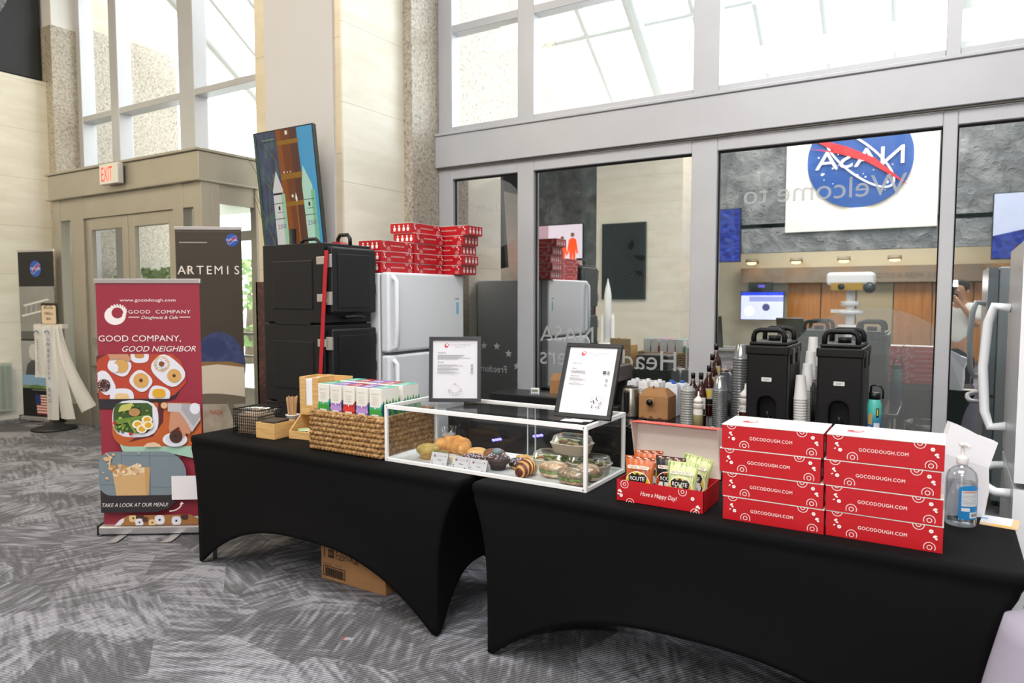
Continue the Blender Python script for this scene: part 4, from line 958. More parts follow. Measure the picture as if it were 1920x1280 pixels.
def wv(p, y): return Vector((p[0], y+.010*math.sin(p[1]*24+p[0]*9), p[1]))
n_ = len(outl); bag.add([wv(p, 0) for p in outl]+[wv(p, .05) for p in outl], [tuple(range(n_)), tuple(range(2*n_-1, n_-1, -1))]+[(i, (i+1) % n_, (i+1) % n_+n_, i+n_) for i in range(n_) if i not in (5, 6, 7)], wp); bag.build('bag_body', t, fix=False)
t = thing('document_folder', 'manila folder with white sheets on the table end', 'folder', (.125, 3.03, TZ+.001), -.12)
MB().box(0, .115, 0, .13, 0, .003, mat('d9bd92', .8)).build('folder', t); MB().box(.0, .095, .025, .13, .003, .0045, PAPER).build('sheet', t); MB().box(.035, .10, .006, .018, .003, .0042, mat('e8b63a', .7)).build('yellow_strip', t); MB().box(.0, .02, .07, .09, .0045, .005, mat('6aa3e0', .7)).build('blue_note', t)
t = thing('fabric_bag', 'lilac grey fabric bag on the floor at the right table end', 'bag', (.262, 2.33, 0))
MB().grid(lambda i, j: Vector(((.19-.10*j**1.6+.008*math.sin(14*i+3*j))*math.cos(2*PI*i)*(1 if j < .97 else .02), (.165-.08*j+.008*math.cos(11*i))*math.sin(2*PI*i)*(1 if j < .97 else .02), .005+.73*j)), 40, 16, mat('9a95a6', .8), wrap=True).build('bag_body', t)
MB().tube([(-.05, 0, .72), (-.04, 0, .80), (0, 0, .83), (.04, 0, .80), (.05, 0, .72)], .008, mat('7f7a8c', .8)).build('handle', t)

t = thing('paper_scrap', 'small scrap of printed paper lying on the carpet before the left table', 'scrap', (-2.288, 2.282, .001), .4); MB().box(-.02, .02, -.012, .012, 0, .0015, mat('9a9aa6', .8)).build('scrap', t); MB().box(-.027, -.02, -.012, .012, 0, .0015, mat('c9605a', .8)).build('red_edge', t)
# ------------------------------------------------------------------ cartons on the floor under the table
t = thing('shipping_carton', 'brown shipping carton with black printed name under the left table', 'carton', (-2.935, 2.72, .001), .0)
w, dp, h = .475, .36, .34; MB().box(0, w, 0, dp, 0, h, CARD).build('carton', t, bevel=.003)
MB().box(0, w, dp*.44, dp*.56, h, h+.001, mat('b58f62', .4)).build('tape', t)
d = DEC((0, 0, 0), (1, 0, 0), (0, 0, 1)); K = mat('1d1712', .7)
d.rrect(.055, .10, .128, .174, .006, K); d.text('FK', .0775, .139, .022, CARD, width=.032); d.text('Fabri-Kal', .115, .126, .046, K, width=.165, al='L'); d.rect(.024, .031, .125, .24, K)
for a, b, c, e_ in ((.015, .185, .073, .078), (.015, .185, .020, .025), (.015, .02, .020, .078), (.18, .185, .020, .078)): d.rect(a, b, c, e_, K)
for k in range(24): d.rect(.03+k*.006, .0325+k*.006+.0015*(k % 3), .028, .070, K)
d.text('9505063', .055, .086, .012, mat('5a4230', .7), width=.07); d.text('KC16S', .145, .088, .012, mat('5a4230', .7), width=.05); d.build('carton_print', t)
t = thing('glove_carton', 'white and green glove carton behind the brown carton', 'carton', (-3.17, 2.97, .001), 0)
MB().box(0, .23, 0, .15, 0, .33, mat('d6d8dc', .6)).build('carton', t, bevel=.002)
d = DEC((0, 0, 0), (1, 0, 0), (0, 0, 1)); d.rect(0, .075, .04, .33, mat('1f9a7a', .5)); d.text('LARGE', .055, .12, .022, WHITE, rot=PI/2, width=.12); d.text('VINYL', .125, .22, .022, K, width=.08); d.rect(.09, .17, .19, .196, G1 if 'G1' in globals() else K); d.rect(.09, .13, .17, .176, K); d.build('carton_print', t)
# ================================================================== ROLL-UP BANNERS
def banner_base(t, w, h, dp=.11, bh=.055, poly=SILVER):
    MB().box(-w/2-.015, w/2+.015, -dp/2, dp/2, .012, bh+.012, poly).build('base_case', t, bevel=.012, seg=3)
    for x in (-w/2-.02, w/2+.015): MB().box(x, x+.006, -dp/2-.002, dp/2+.002, .008, bh+.02, BLACK).build('end_cap', t, bevel=.01)
    for x in (-w*.24, w*.28): MB().prism([(0, .010), (.045, .010), (.075, .002), (.03, .002)], .16, SILVER, Matrix.Translation((x, -.03, 0)) @ Matrix.Rotation(PI, 4, 'Z')).build('foot', t, bevel=.001)
    MB().cyl((0, .03, .05), (0, .012, h), .008, SILVER).build('pole', t)
    MB().box(-w/2-.008, w/2+.008, -.008, .016, h-.012, h+.018, SILVER).build('top_rail', t, bevel=.003)
GB = thing('rollup_banner', 'red roll-up bakery banner standing left of the tables', 'banner', (-4.435, 2.665, 0), math.radians(34.5))
BW_, BH_, B0 = .66, 1.66, .06
banner_base(GB, BW_, BH_+.01)
CR = mat('982c3e', .55, var=(2, .04)); CRD = '8d2038'
MB().box(-BW_/2, BW_/2, -.001, .001, B0-.03, BH_, CR).build('banner_sheet', GB)
class BD_(DEC):
    def P(s, px, py):
        xl = 187+(py-522)*.0205; xr = 382.5+(py-522)*.004
        return super().P(((px-xl)/(xr-xl)-.5)*BW_, (988-py)/(988-522)*(BH_-B0-.02)+B0)
d = BD_((0, -.0012, 0), (1, 0, 0), (0, 0, 1), eps=.00022)
a3 = lambda x, y: (170+x/4.57, 500+y/4.57); a4 = lambda x, y: (170+x/4.57, 740+y/4.57)
def pl(pts, f, m): d.poly([f(*p) for p in pts], m)
def rr_(f, x0, x1, y0, y1, r, m):
    (a0, b0), (a1, b1) = f(x0, y1), f(x1, y0); rs = [q/4.57 for q in r]; p = []      # r: TL TR BR BL
    for (cx, cy, st, q) in ((a1-rs[1], b1+rs[1], 0, rs[1]), (a1-rs[2], b0-rs[2], -PI/2, rs[2]), (a0+rs[3], b0-rs[3], PI, rs[3]), (a0+rs[0], b1+rs[0], PI/2, rs[0])):
        seq = range(7) if True else 0
        arc = [(cx+q*math.cos(st+PI/2*i/6), cy-q*math.sin(st+PI/2*i/6)) for i in seq]
        p.append(arc)
    d.poly(p[0]+p[3]+p[2]+p[1], m)
def ci(f, x, y, r, m, ry=None, rot=0, n=22): c = f(x, y); d.circ(c[0], c[1], r/4.57, m, (ry or r)/4.57, rot, n)
def tx(f, s, x, y, h, m, w, **k):
    c = f(x, y); q = DEC.text
    vs, fs, x0, x1, y0, y1 = text_mesh(s, k.get('shear', 0), k.get('sp', 1)); cap = text_mesh('H')[5]; kx = w/4.57/(x1-x0); ky = h/4.57/cap
    d.add([d.P(c[0]+(v[0]-x0)*kx-w/4.57/2, c[1]-v[1]*ky) for v in vs], fs, m); d.l += 1
Wb = mat('f2e9e8', .55); DK = mat('2f2a2e', .55); OG = mat('b8452f', .55); MINT = mat('a8cfbb', .55); PLT = mat('e4e4ee', .5); DOU = mat('d6a55e', .55); DOUL = mat('e6c48e', .55); BRN = mat('4a2a22', .55); GRN = mat('6b8a3a', .55); GRD = mat('3f5a2c', .55); EGG = mat('f4ead2', .5); YOL = mat('e0a92c', .5); SKIN = mat('c98f72', .55); TIL = mat('7c8a92', .5); TILD = mat('66737b', .5); LAT = mat('d3ab78', .5); LATL = mat('ead0a8', .5)
tx(a3, 'www.gocodough.com', 523, 235, 26, Wb, 480)
ci(a3, 242, 358, 92, Wb, 82); ci(a3, 262, 335, 50, CR, 48)
for k in range(9): a = -.5+k*.33; ci(a3, 262+68*math.cos(a), 322-62*math.sin(a)*.8, 20, Wb, 8, rot=-a-.6, n=10)
tx(a3, 'GOOD  COMPANY', 625, 340, 30, Wb, 535, sp=1.1); tx(a3, 'Doughnuts & Cafe', 625, 388, 28, Wb, 315, shear=.3)
for x0, x1 in ((358, 452), (795, 890)): pl([(x0, 375), (x1, 375), (x1, 369), (x0, 369)], a3, Wb)
tx(a3, 'GOOD COMPANY,', 452, 585, 52, Wb, 705); tx(a3, 'GOOD NEIGHBOR', 615, 675, 48, Wb, 630, shear=.28)
# doughnut photograph
pl([(80, 1040), (700, 1060), (780, 1035), (740, 1095), (640, 1125), (330, 1128), (240, 1185), (98, 1185)], a3, DK)
pl([(78, 712), (170, 697), (730, 697), (800, 760), (845, 880), (840, 960), (740, 1060), (660, 1094), (95, 1094)], a3, OG)
pl([(78, 712), (170, 697), (95, 740), (80, 780)], a3, mat('6b2a2e', .55))
def plate(x, y, w, h, rot):
    p = []
    for i in range(24):
        t = 2*PI*i/24; c, s_ = math.cos(t), math.sin(t); q = (abs(c)**3+abs(s_)**3)**(-1/3); X, Y = w*c*q, h*s_*q; p.append((x+X*math.cos(rot)-Y*math.sin(rot), y+X*math.sin(rot)+Y*math.cos(rot)))
    return p
def clipy(p, y1, x0=78): return [(max(x0, q[0]), min(y1, q[1])) for q in p]
for x, y, w, h, r in ((275, 800, 98, 82, .5), (455, 935, 92, 84, .75), (690, 845, 150, 108, .75), (150, 950, 70, 110, -.5), (612, 1060, 90, 78, .3)): pl(clipy(plate(x+5, y+8, w, h, r), 1094), a3, mat('8f3324', .55)); pl(clipy(plate(x, y, w, h, r), 1094, 88), a3, PLT)
pl([(q[0], max(697, q[1])) for q in plate(450, 715, 78, 60, 0)], a3, PLT); pl([(q[0], max(697, q[1])) for q in plate(448, 705, 42, 30, 0)], a3, mat('c98c4e', .5))
pl(clipy(plate(292, 1085, 102, 85, 0), 1094), a3, PLT); pl(clipy(plate(292, 1090, 62, 48, 0), 1094), a3, DOUL)
for x, y, r, m, hole in ((290, 800, 62, DOU, 0), (458, 930, 66, DOU, 1), (637, 782, 68, DOUL, 1), (742, 890, 60, DOU, 1), (142, 972, 55, BRN, 1)):
    ci(a3, x, y, r, m)
    if hole: ci(a3, x, y, r*.24, BRN)
ci(a3, 637, 782, 54, PLT); ci(a3, 637, 785, 24, mat('8a4a2a', .5)); ci(a3, 240, 820, 30, PLT, 40); pl(clipy(plate(610, 1045, 55, 40, 0), 1094), a3, YOL)
pl([(180, 697), (350, 697), (385, 750), (350, 760), (300, 735), (200, 745)], a3, SKIN)
for k in range(30):
    rr0 = random.Random(k); a = rr0.uniform(0, 6.28); q = rr0.uniform(30, 60); ci(a3, 637+q*math.cos(a), 782+q*math.sin(a), 4, mat(rr0.choice(('c8373f', '3f6fb5', '57a05a')), .5), n=6); ci(a3, 142+q*.8*math.cos(a), 972+q*.8*math.sin(a), 4, mat(rr0.choice(('e9e3e3', 'd98a9a', '8fb0d8')), .5), n=6)
# salad photograph over a mint shape
pl([(258, 340), (300, 455), (330, 480), (700, 480), (975, 545), (975, 480), (930, 400), (880, 380)], a4, MINT)
rr_(a4, 215, 975, 27, 418, (150, 110, 60, 140), mat('bf5f2c', .55))
pl([(610, 27), (660, 27), (650, 200), (560, 330), (350, 380), (600, 210)], a4, mat('5e2226', .55))
pl(plate(415, 170, 195, 165, 0), a4, PLT); pl([(max(228, min(560, x)), max(30, min(300, y))) for x, y in plate(400, 150, 175, 150, .2)], a4, GRD)
rg = random.Random(4)
for k in range(46): ci(a4, rg.uniform(250, 540), rg.uniform(45, 285), rg.uniform(10, 30), mat(rg.choice(('6b8a3a', '8fae4a', '3f5a2c', '4d6b30', 'a9bd5a')), .55), rg.uniform(7, 14), rg.uniform(0, 3), 10)
for k in range(6): ci(a4, 300+k*16, 75-k*3, 12, mat('c5c46a', .55), 38, .5, 12)
ci(a4, 415, 110, 48, mat('b98a5a', .55), 36)
for k in range(4): p0 = (250+k*6, 175+k*10); pl([p0, (545, 128+k*7), (548, 140+k*7), (p0[0], p0[1]+13)], a4, GRN)
pl([(345, 180), (370, 172), (435, 290), (415, 300)], a4, mat('7f9a3f', .55))
for x, y in ((440, 218), (520, 178), (475, 258), (528, 225)): ci(a4, x, y, 46, EGG, 38); ci(a4, x+2, y, 29, YOL, 25)
for x, y in ((248, 205), (383, 300)): ci(a4, x, y, 16, mat('b8332a', .5))
ci(a4, 755, 355, 105, PLT, 64); ci(a4, 755, 350, 75, mat('d3d6e2', .5), 45)
pl([(720, 110), (800, 105), (850, 180), (895, 270), (880, 310), (850, 300), (830, 350), (815, 300), (790, 240), (715, 290), (705, 260)], a4, SKIN)
pl([(700, 30), (975, 40), (975, 180), (900, 290), (860, 200), (800, 110), (700, 105)], a4, mat('c3bfc4', .55)); pl([(820, 35), (975, 45), (975, 150), (915, 240), (815, 90)], a4, mat('a9a7ab', .55)); ci(a4, 930, 80, 44, PLT, 50)
ci(a4, 765, 328, 56, BRN, 60); ci(a4, 760, 325, 12, mat('1d0f0c', .5)); ci(a4, 670, 50, 28, mat('e0b58a', .5)); pl([(485, 418), (520, 385), (580, 375), (625, 395), (640, 418)], a4, mat('e3c3a5', .5))
# iced latte photograph, dark band, arrow
pl([(122, 800), (845, 690), (840, 830), (770, 890), (690, 970), (590, 1003), (126, 1003)], a4, DK)
rr_(a4, 110, 845, 458, 850, (110, 200, 150, 110), TIL)
for p in (((298, 458), (304, 458), (304, 850), (298, 850)), ((536, 458), (544, 458), (546, 850), (538, 850)), ((120, 745), (840, 790), (840, 796), (120, 751)), ((300, 490), (800, 500), (800, 505), (300, 495))): pl(p, a4, TILD)
pl([(225, 620), (300, 600), (540, 598), (524, 850), (256, 850)], a4, LAT); pl([(225, 622), (380, 588), (440, 560), (470, 600), (540, 598), (538, 640), (400, 660), (232, 680)], a4, LATL)
pl([(495, 600), (543, 598), (524, 850), (500, 850)], a4, mat('c99d66', .5)); rg = random.Random(6)
for k in range(26): ci(a4, rg.uniform(205, 460), rg.uniform(575, 660), rg.uniform(9, 22), mat(rg.choice(('f0dcbc', 'd9b180', 'c4935c')), .5), n=10)
for x, y, r in ((180, 520, 26), (215, 505, 20), (240, 480, 14), (200, 560, 12), (155, 640, 10), (185, 690, 16), (215, 605, 20), (455, 468, 9)): ci(a4, x, y, r, mat('dcb684', .5), r*.7, .4, 12)
pl([(205, 500), (175, 465), (182, 462), (222, 505), (212, 590), (203, 590)], a4, mat('e3c39a', .5))
tx(a4, 'TAKE A LOOK AT OUR MENU!', 417, 948, 33, Wb, 550, shear=.28)
rr_(a4, 724, 946, 676, 890, (3, 3, 3, 3), mat('ece6ea', .55))
ar = [a4(702+105*math.sin(PI/2*k/10), 992-75*(1-math.cos(PI/2*k/10))) for k in range(11)]
d.stroke([(p[0], p[1]) for p in ar], 2.0, Wb); d.poly([a4(790, 935), a4(806, 908), a4(826, 928), a4(818, 930), a4(807, 918), a4(798, 936)], Wb)
# bottom doughnut strip
pl([(905, 1040), (972, 1036), (978, 1080), (985, 1112), (960, 1112)], a4, MINT)
pl([(240, 1115), (290, 1060), (360, 1025), (880, 1025), (940, 1060), (985, 1115)], a4, mat('a3703f', .55)); pl([(240, 1115), (290, 1062), (325, 1048), (320, 1080), (290, 1115)], a4, PLT)
for x, y, r, m in ((400, 1050, 36, DOUL), (455, 1040, 34, BRN), (450, 1088, 34, PLT), (620, 1068, 42, PLT), (760, 1078, 40, PLT), (558, 1092, 30, DOUL), (830, 1040, 30, BRN), (500, 1062, 24, mat('5a3a2c', .5))):
    pl([(max(245, q[0]), max(1025, min(1115, q[1]))) for q in plate(x, y, r, r, 0)], a4, m); ci(a4, x, min(y, 1095), r*.25, BRN, n=10)
o = d.build('banner_print', GB)

def simple_banner(nm, label, loc, rz, w, h, sheet, fn):
    t = thing('rollup_banner', label, 'banner', loc, rz); banner_base(t, w, h)
    MB().box(-w/2, w/2, -.001, .001, .05, h, sheet).build('banner_sheet', t)
    d = DEC((0, -.0012, 0), (1, 0, 0), (0, 0, 1), eps=.0006); e = DEC((0, -.0045, 0), (1, 0, 0), (0, 0, 1), eps=.0003); fn(d, w, h, e); d.build('banner_picture', t); e.build('banner_lettering', t)
def art(d, w, h, e):
    d.rect(-w/2, w/2, h*.985, h, mat('544b40', .5)); d.rect(-w*.44, -w*.02, h-.125, h-.117, mat('b9b2a8', .5))
    meatball(e, w*.36, h-.10, .056, mat('2a57b0', .5), mat('d23a3a', .5), WHITE, False)
    tt = 'ARTEMIS'
    for k, c in enumerate(tt): e.text(c, -w*.41+k*w*.139, h-.40, .073, mat('efeae2', .5))
    d.circ(-w*.30, h-.372, .03, mat('7d6a5a', .5)); e.text('A', -w*.41, h-.40, .073, mat('efeae2', .5)); e.text('R', -w*.271, h-.40, .073, mat('efeae2', .5))
    z = .62; B = mat('36426f', .5, var=(16, .4))
    d.poly([(-w/2, .05), (w/2, .05), (w/2, z+.02), (-w/2, z+.02)], mat('a59b8a', .5, var=(8, .25)))
    d.circ(w*.12, z+.34, w*.40, B, .30, n=36); d.circ(w*.05, z+.50, w*.2, mat('2a3666', .5), .09)
    d.poly([(-w/2, z+.06), (w/2, z+.06), (w/2, z+.34)]+[(w/2-w*k/12, z+.34+.035*math.sin(PI*k/12)) for k in range(13)], mat('d3c8b6', .5)); d.poly([(-w/2, z+.33), (-w*.1, z+.375), (w*.3, z+.375), (w/2, z+.345), (w/2, z+.325), (w*.1, z+.352), (-w/2, z+.315)], mat('8a6a3a', .5))
    d.poly([(-w/2, z+.0), (-w/2, z+.05)]+[(-w/2+w*k/12, z+.06+.03*math.sin(PI*k/12)) for k in range(13)]+[(w/2, z)], mat('6b6254', .5))
    d.text('NASA', w*.06, z-.10, .045, mat('b0503f', .5), width=w*.2); d.text('esa', w*.38, z-.09, .04, mat('4a4a4a', .5)); d.poly([(w*.22, z+.02), (w*.32, z), (w*.45, z-.22), (w*.34, z-.2)], mat('6d6a62', .5))
    rr0 = random.Random(3)
    for k in range(46): d.circ(rr0.uniform(-.45, .46)*w, rr0.uniform(.07, .36), rr0.uniform(.01, .045), mat(rr0.choice(('565656', '8f8f90', 'c9c9ca', 'e4e4e4')), .5), rr0.uniform(.008, .02), rr0.uniform(0, 3), 8)
simple_banner('b', 'tall dark brown banner lettered ARTEMIS behind the red banner', (-5.56, 3.91, 0), math.radians(34), .575, 2.17, mat('40382f', .5, var=(1.5, .12)), art)
def hist(d, w, h, e):
    d.rect(-w/2, w/2, h-.44, h, mat('16161a', .5)); meatball(e, 0, h-.22, .10, mat('2a57b0', .5), mat('d23a3a', .5), WHITE, False)
    d.rect(-w/2, w/2, h-1.10, h-.44, mat('8d8d8a', .5, var=(2, .15))); d.rect(-w/2, w/2, h-1.10, h-1.0, mat('5a5a58', .5))
    for z, dx in ((h-.62, .0), (h-.75, -.04)): d.poly([(-w*.4+dx, z-.05), (w*.3+dx, z+.03), (w*.36+dx, z+.015), (-w*.36+dx, z-.07)], mat('d9d9d5', .5))
    for k in range(5): d.stroke([(-w*.3+k*.09, h-.66+k*.01), (-w*.32+k*.09, h-.79+k*.01)], .008, mat('c9c9c5', .5))
    d.rect(-w/2, w/2, h-1.55, h-1.10, mat('17171a', .5)); d.rect(-w/2, -w*.03, h-1.55, h-1.12, mat('9a9a9a', .5))
    d.poly([(-w*.4, h-1.55), (-w*.34, h-1.42), (-w*.2, h-1.36), (w*.02, h-1.40), (w*.08, h-1.55)], mat('4c4c4e', .5)); d.circ(-w*.16, h-1.26, .075, mat('c4c4c4', .5), .10)
    d.rect(-w/2, w/2, h-2.0, h-1.55, mat('7b8f63', .5)); d.rect(-w/2, w/2, h-1.68, h-1.55, mat('86a9c9', .5)); d.circ(-w*.1, h-1.76, .16, mat('5d7a42', .5), .09); d.rect(-w/2, w*.1, h-1.92, h-1.82, mat('b98f6b', .5))
    d.rect(-w/2, w/2, .05, .42, mat('131316', .5))
    for k in range(7): d.rect(-w*.1, w*.2, .10+.035*k, .1175+.035*k, mat('b8473f', .5)); d.rect(-w*.1, w*.2, .1175+.035*k, .135+.035*k, mat('d9d0c9', .5))
    d.rect(-w*.12, w*.03, .22, .35, mat('27346b', .5)); d.rect(-w*.2, w*.2, .40, .41, mat('8a8a8a', .5))
simple_banner('b', 'dark picture banner with emblem at the far left by the beige wall', (-9.66, 4.37, 0), .20, .62, 2.14, mat('141417', .5), hist)

# ------------------------------------------------------------------ exit sign, umbrella bag stand, radiator
t = thing('exit_sign', 'white exit sign with red letters on the entrance canopy', 'exit sign', (-8.02, 4.475, 2.83))
MB().box(-.185, .185, -.07, 0, 0, .225, mat('dcd9d2', .5)).build('housing', t, bevel=.008)
d = DEC((0, -.0705, 0), (1, 0, 0), (0, 0, 1)); d.text('EXIT', -.03, .035, .155, mat('ff2a1a', emit=1.6), width=.22); d.build('exit_letters', t)
t = thing('umbrella_bag_stand', 'stand hung with white umbrella bags left of the entrance doors', 'bag stand', (-9.0, 4.20, 0), .35)
MB().lathe([(.24, 0), (.24, .02), (.15, .035), (.05, .09), (.03, .12)], BLACKPL, 32).build('base', t); MB().cyl((0, .03, .1), (0, .03, 1.26), .018, SILVER).build('pole', t)
f = MB().box(-.115, .115, -.012, .012, 1.24, 1.5, mat('2c2620', .5)); fo = f.build('sign_board', t, bevel=.012)
d = DEC((0, -.0125, 0), (1, 0, 0), (0, 0, 1), eps=.001); d.rrect(-.10, .10, 1.255, 1.47, .02, mat('d9c3a5', .5)); d.text('UMBRELLA', 0, 1.36, .03, BLACK, width=.13); d.text('BAG', 0, 1.30, .03, BLACK, width=.06)
d.ring(0, 1.43, .06, .006, mat('4a3c30', .5), ry=.7, t0=0, t1=PI)
for k in range(4): d.ring(-.045+.03*k, 1.43, .015, .005, mat('4a3c30', .5), t0=0, t1=PI)
d.build('sign_print', fo)
BAGW = m_vinyl(.72, 'e6e3df'); VB = mat('4a5f9a', .5)
for k, (x0, x1, zb, sl, lab) in enumerate(((-.20, -.05, .62, 0, 0), (-.05, .115, .12, 0, 1), (.115, .19, .14, .10, 0), (.16, .24, .22, .36, 1))):
    b = MB(); q = -.04-.012*k
    b.grid(lambda i, j: Vector((x0+(x1-x0)*i+sl*(1-j)**1.5+(.12*(1-j)*(i-.5) if sl else 0), q+.014*math.sin(6*i+3*j+k), zb+(1.23-zb)*j+(.10*i*(1-j) if sl > .2 else 0))), 8, 20, BAGW)
    o = b.build('hanging_bag', t, fix=False)
    if k < 2:
        d = DEC((0, q-.02, 0), (1, 0, 0), (0, 0, 1), eps=.001); c = (x0+x1)/2; zt = 1.06; st = .066 if k else .032
        for i, ch in enumerate('UMBRELLA BAG'): d.text(ch, c, zt-i*st, st*.62, VB, rot=-.15)
        d.ring(c, zt+.085, .03, .012, VB, t0=0, t1=PI); d.build('bag_lettering', o)
MB().box(-.2, .2, -.03, .05, 1.20, 1.25, mat('cfc9c0', .5)).build('bag_rail', t)
t = thing('radiator', 'pale green ribbed wall heater at the far left edge', 'radiator', (-10.195, 3.75, .12))
MB().box(0, .09, -.5, .5, 0, .62, mat('a8b0a2', .5)).build('casing', t, bevel=.01)
for k in range(14): MB().box(.09, .10, -.47+k*.07, -.435+k*.07, .04, .58, mat('8b948a', .5)).build('rib', t)

# ------------------------------------------------------------------ leaning screen, food carriers, freezer with boxes
t = thing('portrait_screen', 'tall tilted screen showing an orange rocket, in front of the pillar', 'screen', (-4.36, 3.80, 0), 0)
BLp = Vector((-4.628, 3.763, 1.843)); U_ = (Vector((-4.195, 3.887, 2.911))-Vector((-4.717, 3.738, 2.86))).normalized(); V_ = (Vector((-4.717, 3.738, 2.86))-BLp).normalized(); V_ = (V_-U_*U_.dot(V_)).normalized(); N_ = U_.cross(V_)
w, h = .54, 1.02; M_ = Matrix((U_, -N_, V_)).transposed().to_4x4(); M_.translation = BLp-Vector((-4.36, 3.80, 0))
MB().box(0, w, 0, .045, 0, h, mat('1a1f1c', .35)).build('bezel', t, bevel=.004, M=M_)
d = DEC((0, -.0006, 0), (1, 0, 0), (0, 0, 1), eps=.0004); d.o = Vector((.012, -.0006, .012)); w -= .024; h -= .024
_em = {}
def em(c, e=.36):
    if (c, e) not in _em:
        g = NT('screen_'+c); _em[c, e] = g.set(Base_Color=(0, 0, 0, 1), Roughness=.4, Emission_Color=lin(c), Emission_Strength=e*1.5)
    return _em[c, e]
g = NT('gantry_screen'); n = g.n('TexNoise', {'Vector': g.map((14, 14, 5)), 'Scale': 1.6, 'Detail': 6}); GANT = g.set(Base_Color=(.02, .02, .02, 1), Emission_Color=g.ramp(n.outputs['Fac'], [(.35, '1c2540'), (.55, '35476a'), (.62, '3f5f5a'), (.75, '5f7a52')]), Emission_Strength=.6)
d.rect(0, w, 0, h, em('4a9bc4', .55)); d.poly([(0, 0), (w*.5, 0), (w*.5, h), (0, h)], GANT)
rg = random.Random(12)
for k in range(14): a, b = rg.uniform(0, .35)*w, rg.uniform(0, .8)*h; d.stroke([(a, b), (a+rg.uniform(-.12, .12), b+rg.uniform(.08, .25))], .005, em('6d7a4c', .5))
d.rect(w*.13, w*.36, h*.93, h*.942, em('7f9a7a')); d.rect(0, w*.03, 0, h, em('3a5a44', .5))
d.poly([(w*.44, 0), (w*.80, 0), (w*.74, h), (w*.38, h)], em('8a4a26')); d.poly([(w*.44, 0), (w*.56, 0), (w*.46, h), (w*.38, h)], em('a85c20')); d.poly([(w*.66, 0), (w*.80, 0), (w*.74, h), (w*.62, h)], em('6b4030'))
for z, q in ((.88, .035), (.61, .045), (.40, .035)): d.poly([(w*(.39+.06*(1-z)), h*z), (w*(.75+.06*(1-z)), h*z), (w*(.75+.06*(1-z)), h*(z+q)), (w*(.39+.06*(1-z)), h*(z+q))], em('b07a1c'))
for a, b, ww in ((.545, .955, .03), (.56, .465, .022), (.46, .66, .014), (.52, .66, .01), (.57, .66, .01)): d.rect(w*a, w*(a+ww*1.4), h*b, h*(b+ww), em('e9dccb', .55))
d.poly([(w*.62, h*.455), (w*.635, h*.50), (w*.655, h*.455), (w*.65, h*.43), (w*.635, h*.43)], em('efe9dc', .55)); d.rect(w*.632, w*.645, 0, h*.43, em('c98a2a'))
for x, c1, c2 in ((.22, 'd9d6cf', 'a8d3ae'), (.80, 'b9dfc6', '86c9a2')):
    d.poly([(w*(x+.02), 0), (w*(x+.24), 0), (w*(x+.20), h*.54), (w*(x+.11), h*.69), (w*(x+.03), h*.54)] if x < .5 else [(w*(x-.02), 0), (w*(x+.17), 0), (w*(x+.13), h*.54), (w*(x+.0), h*.70), (w*(x-.04), h*.56)], em(c1, .5))
    a = w*(x+.16 if x < .5 else x+.10); d.rect(a, a+w*.07, 0, h*.5, em(c2, .45)); b0 = w*(x+.03 if x < .5 else x-.03)
    d.rect(b0, b0+w*.16, h*.50, h*.515, em('2b2b33', .2)) if x < .5 else None
    for z in (.43, .31): d.rect(b0, b0+w*.17, h*z, h*(z+.005), em('2b2b33', .2))
    d.text('250', b0+w*.10, h*.235, .032, em('7a4a8a', .5), width=w*.14); d.rect(b0+w*.07, b0+w*.10, h*.38, h*.41, em('22222a', .2)); d.rect(b0+w*.05, b0+w*.15, h*.36, h*.365, em('4a6a5a', .3))
d.build('rocket_picture', t, M=M_)
MB().cyl((-.02, .03, .04), (-.02, .03, 2.1), .03, BLACKPL).build('pole', t); MB().box(-.32, .26, -.22, .26, 0, .04, BLACKPL).build('base', t, bevel=.01)
t0 = None
CBL = mat('121317', .42, 0, spec=.4); LATCH = mat('c3beb9', .3, .7)
def carrier(label, z):
    t = thing('food_carrier', label, 'food carrier', (-3.985, 3.215, z), 0); w, dp, h = .58, .435, .53
    MB().box(0, w, 0, dp, .012, h, CBL).box(.02, w-.02, .02, dp-.02, 0, .012, CBL).build('body', t, bevel=.018, seg=3)
    MB().box(.10, w-.10, -.006, .004, .10, h-.11, CBL).build('side_panel', t, bevel=.006); MB().box(.12, w-.12, -.004, .002, .0, .018, BLACK).build('hand_slot', t)
    o = MB().box(w-.002, w+.055, .02, dp-.005, .075, h-.025, CBL).build('door', t, bevel=.014, seg=3)
    MB().box(w+.054, w+.060, .07, dp-.06, .11, h-.07, CBL).build('door_panel', o, bevel=.005)
    for zz in (h-.16, .13): MB().box(w+.004, w+.058, .005, .022, zz, zz+.085, LATCH).box(w-.06, w+.02, -.004, .004, zz+.02, zz+.07, LATCH).build('latch', t, bevel=.003)
    for zz in (.20, h-.14): MB().cyl((w+.04, dp-.012, zz), (w+.04, dp-.012, zz+.07), .014, CBL).build('hinge', t)
    MB().tube([(w+.01, .16, .045), (w+.045, .16, .05), (w+.05, .19, .052), (w+.05, .28, .052), (w+.045, .31, .05), (w+.01, .31, .045)], .011, CBL).build('front_grip', t)
    return t
MB_ = thing('carrier_dolly', 'black wheeled dolly under the food carriers', 'dolly', (-3.985, 3.215, 0), 0)
MB().box(0, .58, 0, .435, .12, .327, CBL).build('platform', MB_, bevel=.01)
for x in (.07, .46):
    for y in (.07, .375): MB().cyl((x-.015, y, .05), (x+.015, y, .05), .05, BLACK).cyl((x, y, .05), (x, y, .12), .012, SILVER).build('caster', MB_)
carrier('black insulated food carrier, lowest of the stack beside the freezer', .328); carrier('black insulated food carrier, middle one of the stack beside the freezer', .858)
t = carrier('black insulated food carrier on top of the stack, in front of the tilted screen', 1.388)
